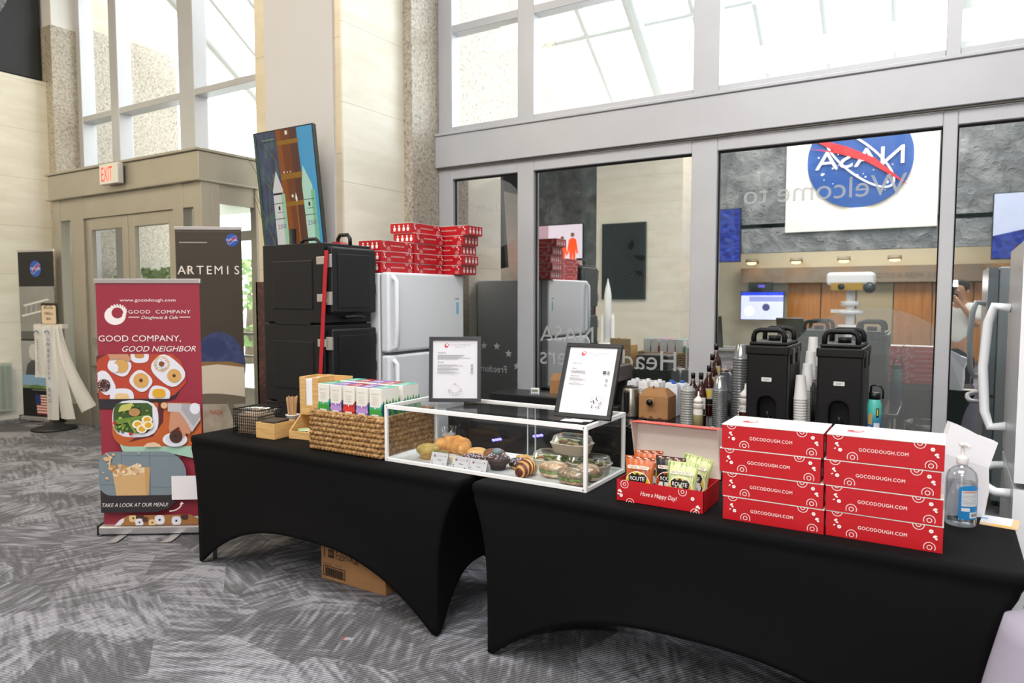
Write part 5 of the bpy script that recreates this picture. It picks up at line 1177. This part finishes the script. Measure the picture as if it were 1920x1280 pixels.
MB().tube([(.16, .2, .528), (.16, .2, .557), (.19, .2, .577), (.30, .2, .577), (.33, .2, .557), (.33, .2, .528)], .012, CBL).build('top_handle', t)
MB().tube([(.46, .25, .528), (.46, .25, .572), (.48, .25, .597), (.55, .25, .597), (.572, .25, .572), (.572, .25, .528)], .013, CBL).build('top_handle', t)
MB().prism([(0, 0), (.11, 0), (.09, .02), (.03, .022)], .07, mat('a81d28', .4), Matrix.Translation((.43, .2, .529))).build('red_cover', t)
t = thing('red_strap', 'red strap hanging down the corner of the food carriers', 'strap', (-3.985, 3.215, .9), 0)
MB().box(-.016, .016, -.006, -.003, -.25, .97, mat('b01624', .6), Matrix.Translation((.53, -.002, 0)) @ Matrix.Rotation(.09, 4, 'Y')).build('strap_band', t)
# white freezer
def fridge_left():
    t = thing('refrigerator', 'white refrigerator with red boxes on top, beside the black food carriers', 'refrigerator', (-4.085, 3.67, 0)); w, dp, h = .74, .89, 1.735
    MB().box(0, w-.002, 0, dp, .03, h, FRIDGE).build('cabinet', t, bevel=.008)
    for z0, z1 in ((1.185, h+.006), (.08, 1.165)):
        o = MB().box(w+.008, w+.082, .0, dp, z0, z1, FRIDGE).build('door', t, bevel=.018, seg=3)
        MB().tube([(w+.085, .045, z0+.02), (w+.112, .05, z0+.04), (w+.115, .05, z0+.2), (w+.112, .05, z1-.06), (w+.085, .045, z1-.03)], .017, FRIDGE, n=10).build('handle', o)
    MB().box(w-.01, w+.01, .01, dp-.01, .08, h-.01, mat('8a8d90', .5)).build('gasket', t)
    for x in (.05, w-.05):
        for y in (.05, dp-.05): MB().cyl((x, y, 0), (x, y, .035), .02, BLACK).build('foot', t)
    d = DEC((w+.0825, 0, 0), (0, 1, 0), (0, 0, 1)); d.rrect(dp-.12, dp-.07, h-.185, h-.175, .002, mat('8a8d93', .4)); d.rrect(dp-.105, dp-.075, h-.30, h-.205, .012, mat('7fc0dd', .4)); d.build('door_sticker', t)
fridge_left()
FT = 1.7425
def half_box(label, loc, rz, P=None):
    if P is None: return bakery_box(.347, .205, .0745, label, loc, rz, 'red bakery boxes on the white refrigerator')
    return dup(P, loc, rz, label)
HB = None; nm = ['bottom', 'second', 'third', 'fourth', 'top']
for k in range(3):
    L_ = 'red bakery box, %s of the short stack nearest the black carriers' % ['bottom', 'middle', 'top'][k]
    l = (-3.370+.004*(k % 2), 3.715, FT+k*.0755); HB = half_box(L_, l, PI/2, HB) if HB is None else (half_box(L_, l, PI/2, HB), HB)[1]
for k in range(5): half_box('red bakery box, %s of the middle stack on the refrigerator' % nm[k], (-3.365+.008*(k % 2)-.012*(k == 4), 4.072-.012*(k == 4), FT+k*.0755), PI/2, HB)
for k in range(5): half_box('red bakery box, %s of the rear stack nearest the window' % nm[k], (-3.545+(.06 if k == 4 else .02*(k % 2)), 4.43, FT+k*.0755), 0, HB)

# white freezer at the right edge of the frame
t = thing('refrigerator', 'tall white refrigerator with large curved handles at the right edge', 'refrigerator', (.245, 3.36, 0), -.01); w, dp, h = .74, .82, 1.79
MB().box(.07, w, 0, dp, .04, h, FRIDGE).build('cabinet', t, bevel=.008)
for z0, z1 in ((.84, h-.002), (.09, .815)):
    o = MB().box(0, .062, 0, dp, z0, z1, FRIDGEG).box(.0, .062, -.001, .0, z0, z1, FRIDGE).build('door', t, bevel=.010, seg=2)
    if z0 > .5: MB().tube([(-.0, .62, z1-.27), (-.062, .63, z1-.26), (-.085, .65, z1-.34), (-.098, .655, z1-.55), (-.085, .65, z1-.76), (-.062, .63, z1-.83), (0, .62, z1-.82)], .021, FRIDGE, n=10).build('handle', o)
    else: MB().tube([(0, .12, z1-.045), (-.05, .13, z1-.05), (-.08, .22, z1-.052), (-.088, .41, z1-.052), (-.08, .60, z1-.052), (-.05, .69, z1-.05), (0, .70, z1-.045)], .018, FRIDGE, n=10).build('handle', o)
MB().box(.05, .09, .01, dp-.01, .09, h-.02, mat('6f7276', .5)).build('gasket', t)
MB().cyl((.06, .04, h), (.06, .04, h+.022), .032, FRIDGE).build('hinge_cap', t); MB().box(.1, w, -.001, .003, .2, .215, FRIDGEG).build('trim_strip', t)
d = DEC((-.0005, 0, 0), (0, -1, 0), (0, 0, 1)); d.ring(-.16, h-.11, .012, .004, mat('4a4d52', .4)); d.circ(-.16, h-.11, .005, mat('4a4d52', .4)); d.build('badge', t)
for x in (.1, w-.06):
    for y in (.05, dp-.05): MB().cyl((x, y, 0), (x, y, .045), .022, BLACK).build('foot', t)
t = thing('bakery_box', 'dark red box lying on top of the right hand refrigerator', 'box', (.42, 3.80, h+.0005), .1); MB().box(0, .30, 0, .22, 0, .085, mat('6b1d22', .5)).build('body', t, bevel=.002); MB().box(.02, .32, .01, .23, .0855, .17, mat('6b1d22', .5)).build('upper_tray', t, bevel=.002)

# ------------------------------------------------------------------ counters at the window and what stands on them
def counter(label, x0, x1):
    t = thing('serving_counter', label, 'counter', ((x0+x1)/2, 4.53, 0)); q = (x1-x0)/2
    MB().box(-q, q, -.38, .38, TZ-.03, TZ, mat('141416', .18)).build('counter_top', t, bevel=.006)
    MB().grid(lambda i, j: Vector((-q+.01+(2*q-.02)*i, -.365+.008*math.sin(i*60), .02+j*(TZ-.05))), 90, 3, CLOTH).build('skirt', t, fix=False)
    for x in (-q+.06, q-.06):
        for y in (-.3, .3): MB().cyl((x, y, 0), (x, y, TZ-.03), .016, SILVER).build('leg', t)
counter('dark counter under the middle window behind the display case', -3.14, -1.72); counter('dark counter holding the coffee dispensers under the wide window', -1.70, -.272)
Z1 = TZ+.001
t = thing('flat_warmer', 'flat black warming case on the counter below the middle window', 'warmer', (-2.62, 4.80, Z1)); MB().box(-.42, .28, -.22, .1, 0, .075, mat('1b1b1d', .35)).build('casing', t, bevel=.006); MB().box(-.1, .2, -.18, .0, .075, .078, mat('5d5a55', .3)).build('glass_top', t)
t = thing('kitchen_timer', 'small white kitchen timer on the flat black warmer', 'timer', (-2.66, 4.645, Z1+.076), .25); MB().box(-.035, .035, -.012, .012, 0, .055, WHITE).build('case', t, bevel=.010, seg=3); MB().box(-.024, .024, -.0135, -.012, .024, .044, mat('8f9a86', .4)).build('display', t)
for x in (-.018, 0, .018): MB().cyl((x, -.012, .012), (x, -.015, .012), .005, mat('4a8ac0', .4)).build('button', t)
t = thing('carry_box', 'brown cardboard carry box with handle hole behind the timer', 'box', (-2.60, 4.765, Z1+.076), .06)
MB().box(0, .30, 0, .13, 0, .105, CARD).build('body', t, bevel=.003); hd = MB(); hd.prism([(0, 0), (.13, 0), (.065, .05)], .30, CARD, Matrix.Translation((0, 0, .105)) @ Matrix.Rotation(-PI/2, 4, 'Z') @ Matrix.Scale(-1, 4, (1, 0, 0))); ho = hd.build('gable_top', t)
d = DEC((0, 0, .105), (1, 0, 0), (0, .065, .05)); d.rrect(.07, .23, .018, .058, .019, mat('6f8a86', .5)); d.build('handle_hole', ho)
t = thing('coffee_brewer', 'boxy black coffee brewer behind the black framed menu', 'coffee maker', (-2.10, 4.72, Z1)); MB().box(-.14, .14, -.12, .14, 0, .05, BLACKPL).box(-.14, .14, .03, .14, .05, .22, BLACKPL).box(-.14, .14, -.12, .14, .22, .335, mat('4c4240', .4)).build('housing', t, bevel=.01); MB().lathe([(.05, .052), (.065, .10), (.055, .17), (.04, .19)], mat('2a2624', .2), 20, c=(0, -.05, 0)).build('carafe', t)
t = thing('electric_kettle', 'brushed steel kettle with black handle left of the brown water carton', 'kettle', (-1.845, 4.555, Z1))
MB().lathe([(.070, 0), (.072, .012), (.066, .10), (.054, .19), (.052, .198)], STEEL, 32).build('jug', t); MB().lathe([(.052, .198), (.050, .205), (.02, .212), (.004, .213)], BLACK, 24).build('lid', t)
hz = MB(); hz.box(-.017, .017, -.100, -.066, .03, .185, BLACK); hz.build('handle', t, bevel=.012, seg=3); MB().lathe([(.075, -.0), (.075, .008)], BLACK, 24).build('base_ring', t)
for k in range(3):
    for r in range(2):
        t = thing('oat_milk_carton', 'grey and white oat milk carton in the row behind the kettle and water carton', 'milk carton', (-1.90+k*.085, 4.735+r*.075, Z1), 0, 'oat milk cartons behind the kettle')
        MB().box(-.036, .036, -.034, .034, 0, .195, mat('e9e9ea', .5)).prism([(-.036, .195), (.036, .195), (.030, .225), (-.030, .225)], .068, mat('e9e9ea', .5), Matrix.Translation((0, -.034, 0))).build('carton', t, bevel=.003)
        MB().lathe([(.015, .222), (.015, .238)], mat('dcdcdc', .4), 14).build('cap', t)
        d = DEC((0, -.034, 0), (1, 0, 0), (0, 0, 1), eps=.0006); d.rect(-.036, -.033, 0, .195, mat('4a4a4e', .5)); d.text('OAT', 0, .15, .026, BLACK, width=.055); d.text('LY!', 0, .115, .026, BLACK, width=.05); d.rrect(-.025, .025, .03, .095, .01, mat('b9bcc2', .5)); d.rect(-.03, .03, .012, .024, mat('7c7f86', .5)); d.build('carton_print', t)
for k in range(4):
    x, y = ((-1.645, 4.815), (-1.567, 4.815), (-1.60, 4.735), (-1.489, 4.815))[k]
    t = thing('milk_carton', 'white milk carton with blue cap behind the brown water carton', 'milk carton', (x, y, Z1), 0, 'blue capped milk cartons at the window')
    MB().box(-.037, .037, -.035, .035, 0, .20, mat('e6e9f2', .5)).prism([(-.037, .20), (.037, .20), (.026, .222), (-.026, .222)], .07, mat('e6e9f2', .5), Matrix.Translation((0, -.035, 0))).build('carton', t, bevel=.003); MB().lathe([(.016, .220), (.016, .238)], mat('2456b0', .4), 14).build('cap', t)
    d = DEC((0, -.035, 0), (1, 0, 0), (0, 0, 1), eps=.0006); d.poly([(-.02, .15), (0, .175), (.02, .15), (0, .125)], mat('3f63b8', .5)); d.rect(-.03, .03, .05, .09, mat('a9b4dc', .5)); d.build('carton_print', t)
t = thing('water_carton', 'brown cardboard water carton with black spout and dark ragged lower edge', 'carton', (-1.765, 4.50, Z1), .0)
b = MB().box(0, .205, 0, .17, .0, .155, CARD); b.prism([(0, 0), (.205, 0), (.165, .055), (.04, .055)], .004, CARD, Matrix.Translation((0, 0, .155)) @ Matrix.Rotation(-.35, 4, 'X')); b.add([(0, 0, .155), (.205, 0, .155), (.165, .05, .205), (.04, .05, .205), (0, .17, .155), (.205, .17, .155), (.165, .12, .205), (.04, .12, .205)], [(0, 1, 2, 3), (4, 7, 6, 5), (0, 3, 7, 4), (1, 5, 6, 2), (3, 2, 6, 7)], CARD); b.build('carton', t, bevel=.002)
MB().cyl((.085, 0, .118), (.085, -.012, .118), .026, mat('b08a63', .6), n=24).cyl((.085, -.012, .118), (.085, -.03, .118), .021, BLACK, n=24).build('spout', t)
MB().box(.09, .098, .03, .033, .185, .225, mat('3a2c20', .7)).build('slot', t)
d = DEC((0, 0, 0), (1, 0, 0), (0, 0, 1)); d.text('WATER', .09, .052, .014, mat('7d5633', .8), width=.075); d.rect(.075, .095, .014, .019, K); d.poly([(0, 0), (.205, 0), (.205, .014), (.18, .006), (.15, .016), (.12, .005), (.09, .012), (.06, .004), (.03, .014), (0, .006)], mat('5a3325', .7)); d.build('carton_print', t)  # lettering, and a darker ragged strip along the lower edge
CUPC = m_glass('pale_cup_plastic', (.72, .73, .74), .16)
def cup_stack(label, x, y, h, m, r=.043, n=18, tilt=0, group=None, solid=False, top=.085):
    t = thing('cup_stack', label, 'cups', (x, y, Z1), 0, group); t.rotation_euler = (0, tilt, 0); hr = h-top
    pr = [(r*.98, 0)]
    for k in range(n):
        z = hr*k/n; dz = hr/n; pr += [(r*.97, z+.001), (r*1.04, z+dz*.35), (r*1.04, z+dz*.6), (r*.965, z+dz*.98)]
    pr += [(r*.95, hr), (r*.70, h-.003), (r*.66, h)]
    MB().lathe(pr, m, 28, cap=True).build('stacked_rims', t)
    MB().lathe([(r*.655, h+.0005), (r*.64, h-.004), (.002, h-.004)], m, 24, cap=False).build('cup_base', t); return t
cup_stack('stack of clear lids beside the brown water carton', -1.415, 4.47, .245, mat('a9a9a6', .25, .2), .047, 14, top=.02)
CLR = mat('8d8f91', .18, .55)
cup_stack('short stack of clear plastic cups in front of the tall one', -1.185, 4.38, .335, CLR, .044, 20); cup_stack('tall stack of clear plastic cups right of the syrup bottles', -1.115, 4.56, .525, CLR, .046, 26, .02)
t = thing('bottle_rack', 'black stepped wire rack carrying the syrup bottles', 'rack', (-1.31, 4.62, Z1)); rk = MB()
for k in range(3):
    y, z = -.10+.105*k, .055+.065*k; rk.tube([(-.06, y-.04, z), (.09, y-.04, z), (.09, y+.05, z), (-.06, y+.05, z)], .003, BLACK, n=6, closed=True)
    for x in (-.03, 0, .03, .06): rk.cyl((x, y-.04, z), (x, y+.05, z), .0025, BLACK, n=5)
    for x in (-.06, .09): rk.cyl((x, y+.05, 0), (x, y+.05, z), .003, BLACK, n=6).cyl((x, y-.04, 0), (x, y-.04, z), .003, BLACK, n=6)
rk.build('wire_frame', t)
SYR = mat('3a1712', .12, spec=.6)
def syrup(label, x, y, z, h=.325, lab=False):
    t = thing('syrup_bottle', label, 'bottle', (x, y, z), .3, 'syrup bottles'); r = .036
    MB().lathe([(r*.9, 0), (r, .006), (r, h*.60), (r*.8, h*.70), (r*.40, h*.78), (r*.36, h*.90)], SYR, 24).build('bottle_body', t); MB().lathe([(r*.40, h*.89), (r*.40, h*.995), (r*.3, h)], BLACK, 18).build('cap', t); MB().lathe([(r*.385, h*.80), (r*.375, h*.87)], mat('b9b2a8', .4), 18, cap=False).build('neck_band', t)
    lb = MB(); lb.grid(lambda i, j: Vector(((r+.0006)*math.sin(-1.1+2.0*i), -(r+.0006)*math.cos(-1.1+2.0*i), h*(.22+.33*j))), 14, 2, mat('ece8dc', .5) if lab else mat('c9bfae', .5)); lo = lb.build('label', t, fix=False)
    lb = MB(); lb.grid(lambda i, j: Vector(((r+.0012)*math.sin(-.7+1.1*i), -(r+.0012)*math.cos(-.7+1.1*i), h*(.38+.13*j))), 10, 2, mat('e3c93a', .5)); lb.grid(lambda i, j: Vector(((r+.0012)*math.sin(-1.0+1.8*i), -(r+.0012)*math.cos(-1.0+1.8*i), h*(.23+.11*j))), 10, 2, BLACK); lb.build('label_print', lo, fix=False)
syrup('syrup bottle at the lowest step of the rack with a yellow label', -1.315, 4.415, Z1, .345, True); syrup('syrup bottle on the second step of the rack', -1.295, 4.52, Z1+.059); syrup('syrup bottle on the third step of the rack', -1.305, 4.625, Z1+.124); syrup('syrup bottle on the highest step of the rack', -1.31, 4.73, Z1+.189, .32)
syrup('syrup bottle standing alone behind the stack of clear lids', -1.455, 4.70, Z1, .31)
t = thing('black_riser', 'small black riser block beside the left dispenser', 'riser', (-1.06, 4.735, Z1)); MB().box(-.04, .04, -.04, .04, 0, .12, BLACKPL).build('block', t, bevel=.004)
syrup('syrup bottle raised behind the right squeeze bottle', -1.06, 4.735, Z1+.1205, .32)
def squeeze(label, x, y, liq, txt=None, r=.031, h=.24):
    t = thing('squeeze_bottle', label, 'bottle', (x, y, Z1), .2); MB().lathe([(r, 0), (r, h*.5), (r*.99, h*.52)], liq, 24).build('filled_part', t); MB().lathe([(r, h*.52), (r, h*.66), (r*.9, h*.70)], mat('d9d4cc', .5), 24).build('bottle_neck', t)
    MB().lathe([(r*.95, h*.70), (r*.95, h*.78), (r*.5, h*.84), (r*.2, h*.88), (r*.12, h)], mat('e9e6e0', .45), 22).build('nozzle_cap', t)
    lb = MB(); lb.grid(lambda i, j: Vector(((r+.0007)*math.sin(-1.2+2.2*i), -(r+.0007)*math.cos(-1.2+2.2*i), h*(.40+.15*j))), 14, 2, mat('ece9e4', .5)); o = lb.build('label', t, fix=False)
    if txt:
        vs, fs, x0, x1, y0, y1 = text_mesh(txt); kk = 1.5/(x1-x0); lt = MB(); lt.add([Vector(((r+.0013)*math.sin(-.85+(v[0]-x0)*kk), -(r+.0013)*math.cos(-.85+(v[0]-x0)*kk), h*.445+v[1]*.022)) for v in vs], fs, mat('2a3a7a', .5)); lt.build('label_lettering', o, fix=False)
squeeze('squeeze bottle of pale sauce in front of the syrup bottles', -1.295, 4.30, mat('b3a878', .4)); squeeze('squeeze bottle of brown sauce with white band, beside the left dispenser', -1.045, 4.44, mat('4a1f16', .3), 'SWT COLD', .036, .29)
# drink dispensers
def dispenser(label, x, y):
    t = thing('drink_dispenser', label, 'dispenser', (x, y, Z1), .0); w, dp, h = .228, .40, .545; D_ = mat('0b0b0d', .5, spec=.35)
    out = [(-w/2, 0), (-.048, 0), (-.048, .20)]+[(-.048*math.cos(PI*k/10), .20+.048*math.sin(PI*k/10)) for k in range(1, 10)]+[(.048, .20), (.048, 0), (w/2, 0), (w/2, h), (-w/2, h)]
    MB().prism(out, .085, D_, smooth=False).build('front_shell', t, bevel=.012, seg=3)
    MB().box(-w/2, w/2, .084, dp, .0, h, D_).build('body', t, bevel=.012, seg=3)
    MB().box(-w/2-.006, w/2+.006, -.006, dp+.006, h-.055, h+.0, D_).box(-w/2+.01, w/2-.01, .01, dp-.01, h, h+.02, D_).build('lid', t, bevel=.010, seg=3)
    for yy in (.045, dp-.06): MB().tube([(-.085, yy, h), (-.085, yy, h+.055), (-.075, yy, h+.078), (-.05, yy, h+.088), (.05, yy, h+.088), (.075, yy, h+.078), (.085, yy, h+.055), (.085, yy, h)], .0145, D_, n=10).build('handle', t)
    MB().cyl((0, dp*.5, h+.018), (0, dp*.5, h+.05), .035, D_).build('vent_cap', t)
    for yy in (.1, dp-.14): MB().box(w/2+.0, w/2+.011, yy, yy+.05, h-.11, h-.02, mat('2a2a2d', .35)).build('latch', t, bevel=.004)
    MB().cyl((0, .084, .12), (0, .045, .12), .016, BLACK).cyl((0, .05, .12), (0, .05, .075), .010, BLACK).cyl((0, .05, .12), (0, .04, .16), .006, mat('33343a', .3)).build('spigot', t)
    d = DEC((0, 0, 0), (1, 0, 0), (0, 0, 1), eps=.0008); d.rrect(-.028, .028, .338, .362, .004, mat('dad9d8', .5)); d.text('HOT', .0, .345, .008, mat('5a5a5f', .5), width=.026); d.build('label_sticker', t)
    for zz in (.30, .375): MB().box(-.06, .06, -.002, .002, zz, zz+.002, mat('2a2a2d', .3)).build('molded_line', t)
dispenser('black drink dispenser left of the paper cups', -.872, 4.20); dispenser('black drink dispenser right of the paper cups', -.490, 4.20)
for k, (x, y, h, s_) in enumerate(((-.700, 4.30, .375, 'front'), (-.690, 4.40, .435, 'second'), (-.692, 4.51, .50, 'third'), (-.697, 4.62, .58, 'rearmost'))):
    cup_stack('%s stack of white paper cups between the two dispensers' % s_, x, y, h, mat('dcdad6', .6), .037, (16, 20, 24, 28)[k], .012 if k else -.01, 'white paper cup stacks', top=(.13, .15, .16, .17)[k])
t = thing('straw_cup', 'black straws in a holder beside the right dispenser', 'straws', (-.636, 4.32, Z1)); MB().lathe([(.02, 0), (.022, .10)], BLACK, 16).build('holder', t)
for k in range(9): a = k*.7; MB().cyl((.008*math.cos(a), .008*math.sin(a), .01), (.016*math.cos(a), .016*math.sin(a), .30+.012*(k % 4)), .003, BLACK, n=6).build('straw', t)
g = NT('teal_bottle_paint'); sp = g.n('SeparateXYZ', {'Vector': g.obj}); TEAL = g.set(Base_Color=g.ramp(sp.outputs['Z'], [(.10, '2343a8'), (.17, '3f9ab0'), (.20, '55c0b4')]), Roughness=.35)
t = thing('water_bottle', 'teal and blue water bottle with stickers right of the dispensers', 'bottle', (-.322, 4.30, Z1))
MB().lathe([(.034, 0), (.037, .006), (.037, .235), (.030, .262), (.026, .268)], TEAL, 28).build('bottle_body', t); MB().lathe([(.029, .266), (.029, .300), (.02, .304)], BLACK, 22).build('cap', t); MB().tube([(-.02, 0, .30), (-.018, 0, .335), (.0, 0, .345), (.03, 0, .338), (.042, 0, .31), (.040, 0, .27)], .006, BLACK).build('loop', t)
lb = MB()
for a, b, z0, z1, c in ((.05, .9, .02, .14, 'dfe0e6'), (-.9, -.35, .07, .12, 'c9ccd9'), (-.8, -.2, .13, .19, 'c9a35a'), (.25, .8, .035, .10, '7f8fb5'), (.3, .75, .17, .22, '1a1a1a'), (.42, .62, .18, .215, 'e9c94a')): lb.grid(lambda i, j: Vector((.0376*math.sin(a+(b-a)*i), -.0376*math.cos(a+(b-a)*i), z0+(z1-z0)*j)), 8, 2, mat(c, .5))
lb.build('sticker', t, fix=False)
t = thing('trash_bin', 'dark waste bin with clear liner behind the red boxes', 'bin', (-.085, 4.30, 0)); MB().lathe([(.13, 0), (.165, .60), (.17, .62), (.16, .62), (.125, .02)], mat('2c302f', .5), 4, M=Matrix.Rotation(PI/4, 4, 'Z'), smooth=False).build('bin_body', t); MB().lathe([(.158, .55), (.172, .628), (.178, .60), (.174, .52)], CLEARPL, 24, M=Matrix.Scale(.98, 4), cap=False).build('liner', t, fix=False)
t = thing('glow_box', 'added black box carrying two blue glows in front of the counter behind the case', 'added box', (-2.44, 4.02, 0)); MB().box(-.36, .36, -.06, .1, 0, .72, mat('15161a', .3)).build('cabinet', t, bevel=.006)  # box made up to carry the blue glows visible through the case
for x, z in ((-.15, .60), (.17, .66)):
    l = MB()
    for k in range(3): l.ell((x+.025*k, -.063, z+.006*k), (.016, .006, .009), mat('5a55ff', emit=7), 10, 6)
    l.build('blue_glow', t)

# ------------------------------------------------------------------ photographer (seen mirrored in the right hand pane)
t = thing('person', 'photographer in a white shirt holding a camera to the face, reflected beside the right refrigerator', 'person', (.158, -.255, 0), YAW)
def skin(nm, J, E_, m, parent, sub=2):
    me = bpy.data.meshes.new(nm); me.from_pydata([j[:3] for j in J], E_, []); o = bpy.data.objects.new(nm, me); COL.objects.link(o); o.parent = parent; me.materials.append(m)
    o.modifiers.new('skin', 'SKIN'); sv = me.skin_vertices[0].data
    for i, j in enumerate(J): sv[i].radius = (j[3], j[4] if len(j) > 4 else j[3]); sv[i].use_root = (i == 0)
    s_ = o.modifiers.new('sub', 'SUBSURF'); s_.levels = s_.render_levels = sub
    for p in me.polygons: p.use_smooth = True
    o.modifiers['skin'].use_smooth_shade = True; return o
SK = mat('b98a6d', .55); J = [(0, 0, .96, .13, .10), (0, 0, 1.12, .125, .095), (0, 0, 1.30, .15, .10), (0, 0, 1.44, .13, .085), (0, .02, 1.52, .055), (0, .05, 1.58, .07), (0, .055, 1.66, .085, .095), (0, .045, 1.74, .07, .08)]
E_ = [(i, i+1) for i in range(7)]
def chain(pts, root):
    for p in pts: J.append(p); E_.append((root, len(J)-1)); root = len(J)-1
    return root
for s_ in (-1, 1):
    e = chain([(s_*.17, 0, 1.44, .06), (s_*.245, .07, 1.20, .044), (s_*.15, .19, 1.42, .032), (s_*.105, .225, 1.49, .026), (s_*.095, .235, 1.535, .030, .018)], 3)
    for k in range(4): z = 1.555-.0*k; chain([(s_*(.085-.006*k), .245+.004*k, 1.545+.017*k-.02, .009), (s_*.078, .275, 1.535+.019*k-.01, .008), (s_*.062, .278, 1.535+.019*k-.012, .007)], e)
    chain([(s_*.085, .205, 1.53, .010), (s_*.066, .195, 1.535, .008)], e)
    l = chain([(s_*.10, 0, .90, .085), (s_*.11, .02, .50, .058), (s_*.115, -.01, .10, .042), (s_*.125, .13, .035, .04, .03)], 0)
skin('body', J, E_, SK, t)
MB().ell((0, .03, 1.70), (.092, .105, .095), mat('2a2019', .8), 20, 14, fn=lambda v: 1.0 if v.y < .35 or v.z > .5 else .80).build('hair', t)
f = MB()
for s_ in (-1, 1): f.ell((s_*.095, .04, 1.635), (.012, .022, .030), SK, 10, 8).ell((s_*.034, .142, 1.655), (.012, .008, .008), WHITE, 10, 8)
f.ell((0, .160, 1.625), (.014, .018, .024), SK, 10, 8).ell((0, .146, 1.58), (.026, .008, .008), mat('9a5a52', .5), 12, 6).build('face_features', t)
J2 = [(0, 0, .93, .150, .118), (0, 0, 1.12, .145, .115), (0, 0, 1.30, .168, .118), (0, 0, 1.45, .14, .095)]; E2 = [(0, 1), (1, 2), (2, 3)]
for s_ in (-1, 1): k = len(J2); J2 += [(s_*.185, 0, 1.445, .078), (s_*.232, .055, 1.26, .066)]; E2 += [(3, k), (k, k+1)]
skin('shirt', J2, E2, mat('e9e9e2', .8), t)
J3 = [(0, 0, .97, .142, .112), (0, 0, .90, .14, .11)]; E3 = [(0, 1)]
for s_ in (-1, 1): k = len(J3); J3 += [(s_*.10, 0, .86, .098), (s_*.112, .02, .50, .074), (s_*.117, -.01, .10, .062)]; E3 += [(1, k), (k, k+1), (k+1, k+2)]
skin('trousers', J3, E3, mat('1d2026', .8), t)
for s_ in (-1, 1): MB().ell((s_*.125, .06, .045), (.05, .135, .045), BLACK, 16, 8).build('shoe', t)
t = thing('photo_camera', 'black camera with flash held by the photographer, reflected in the right pane', 'camera', (.158, -.255, 0), YAW)
MB().box(-.068, .068, .195, .240, 1.515, 1.61, BLACK).build('camera_body', t, bevel=.008); MB().cyl((0, .238, 1.56), (0, .275, 1.56), .032, BLACK, n=20).build('lens', t)
MB().box(-.03, .03, .195, .235, 1.61, 1.67, BLACK).box(-.038, .038, .18, .245, 1.67, 1.72, BLACK).build('flash_unit', t, bevel=.004)
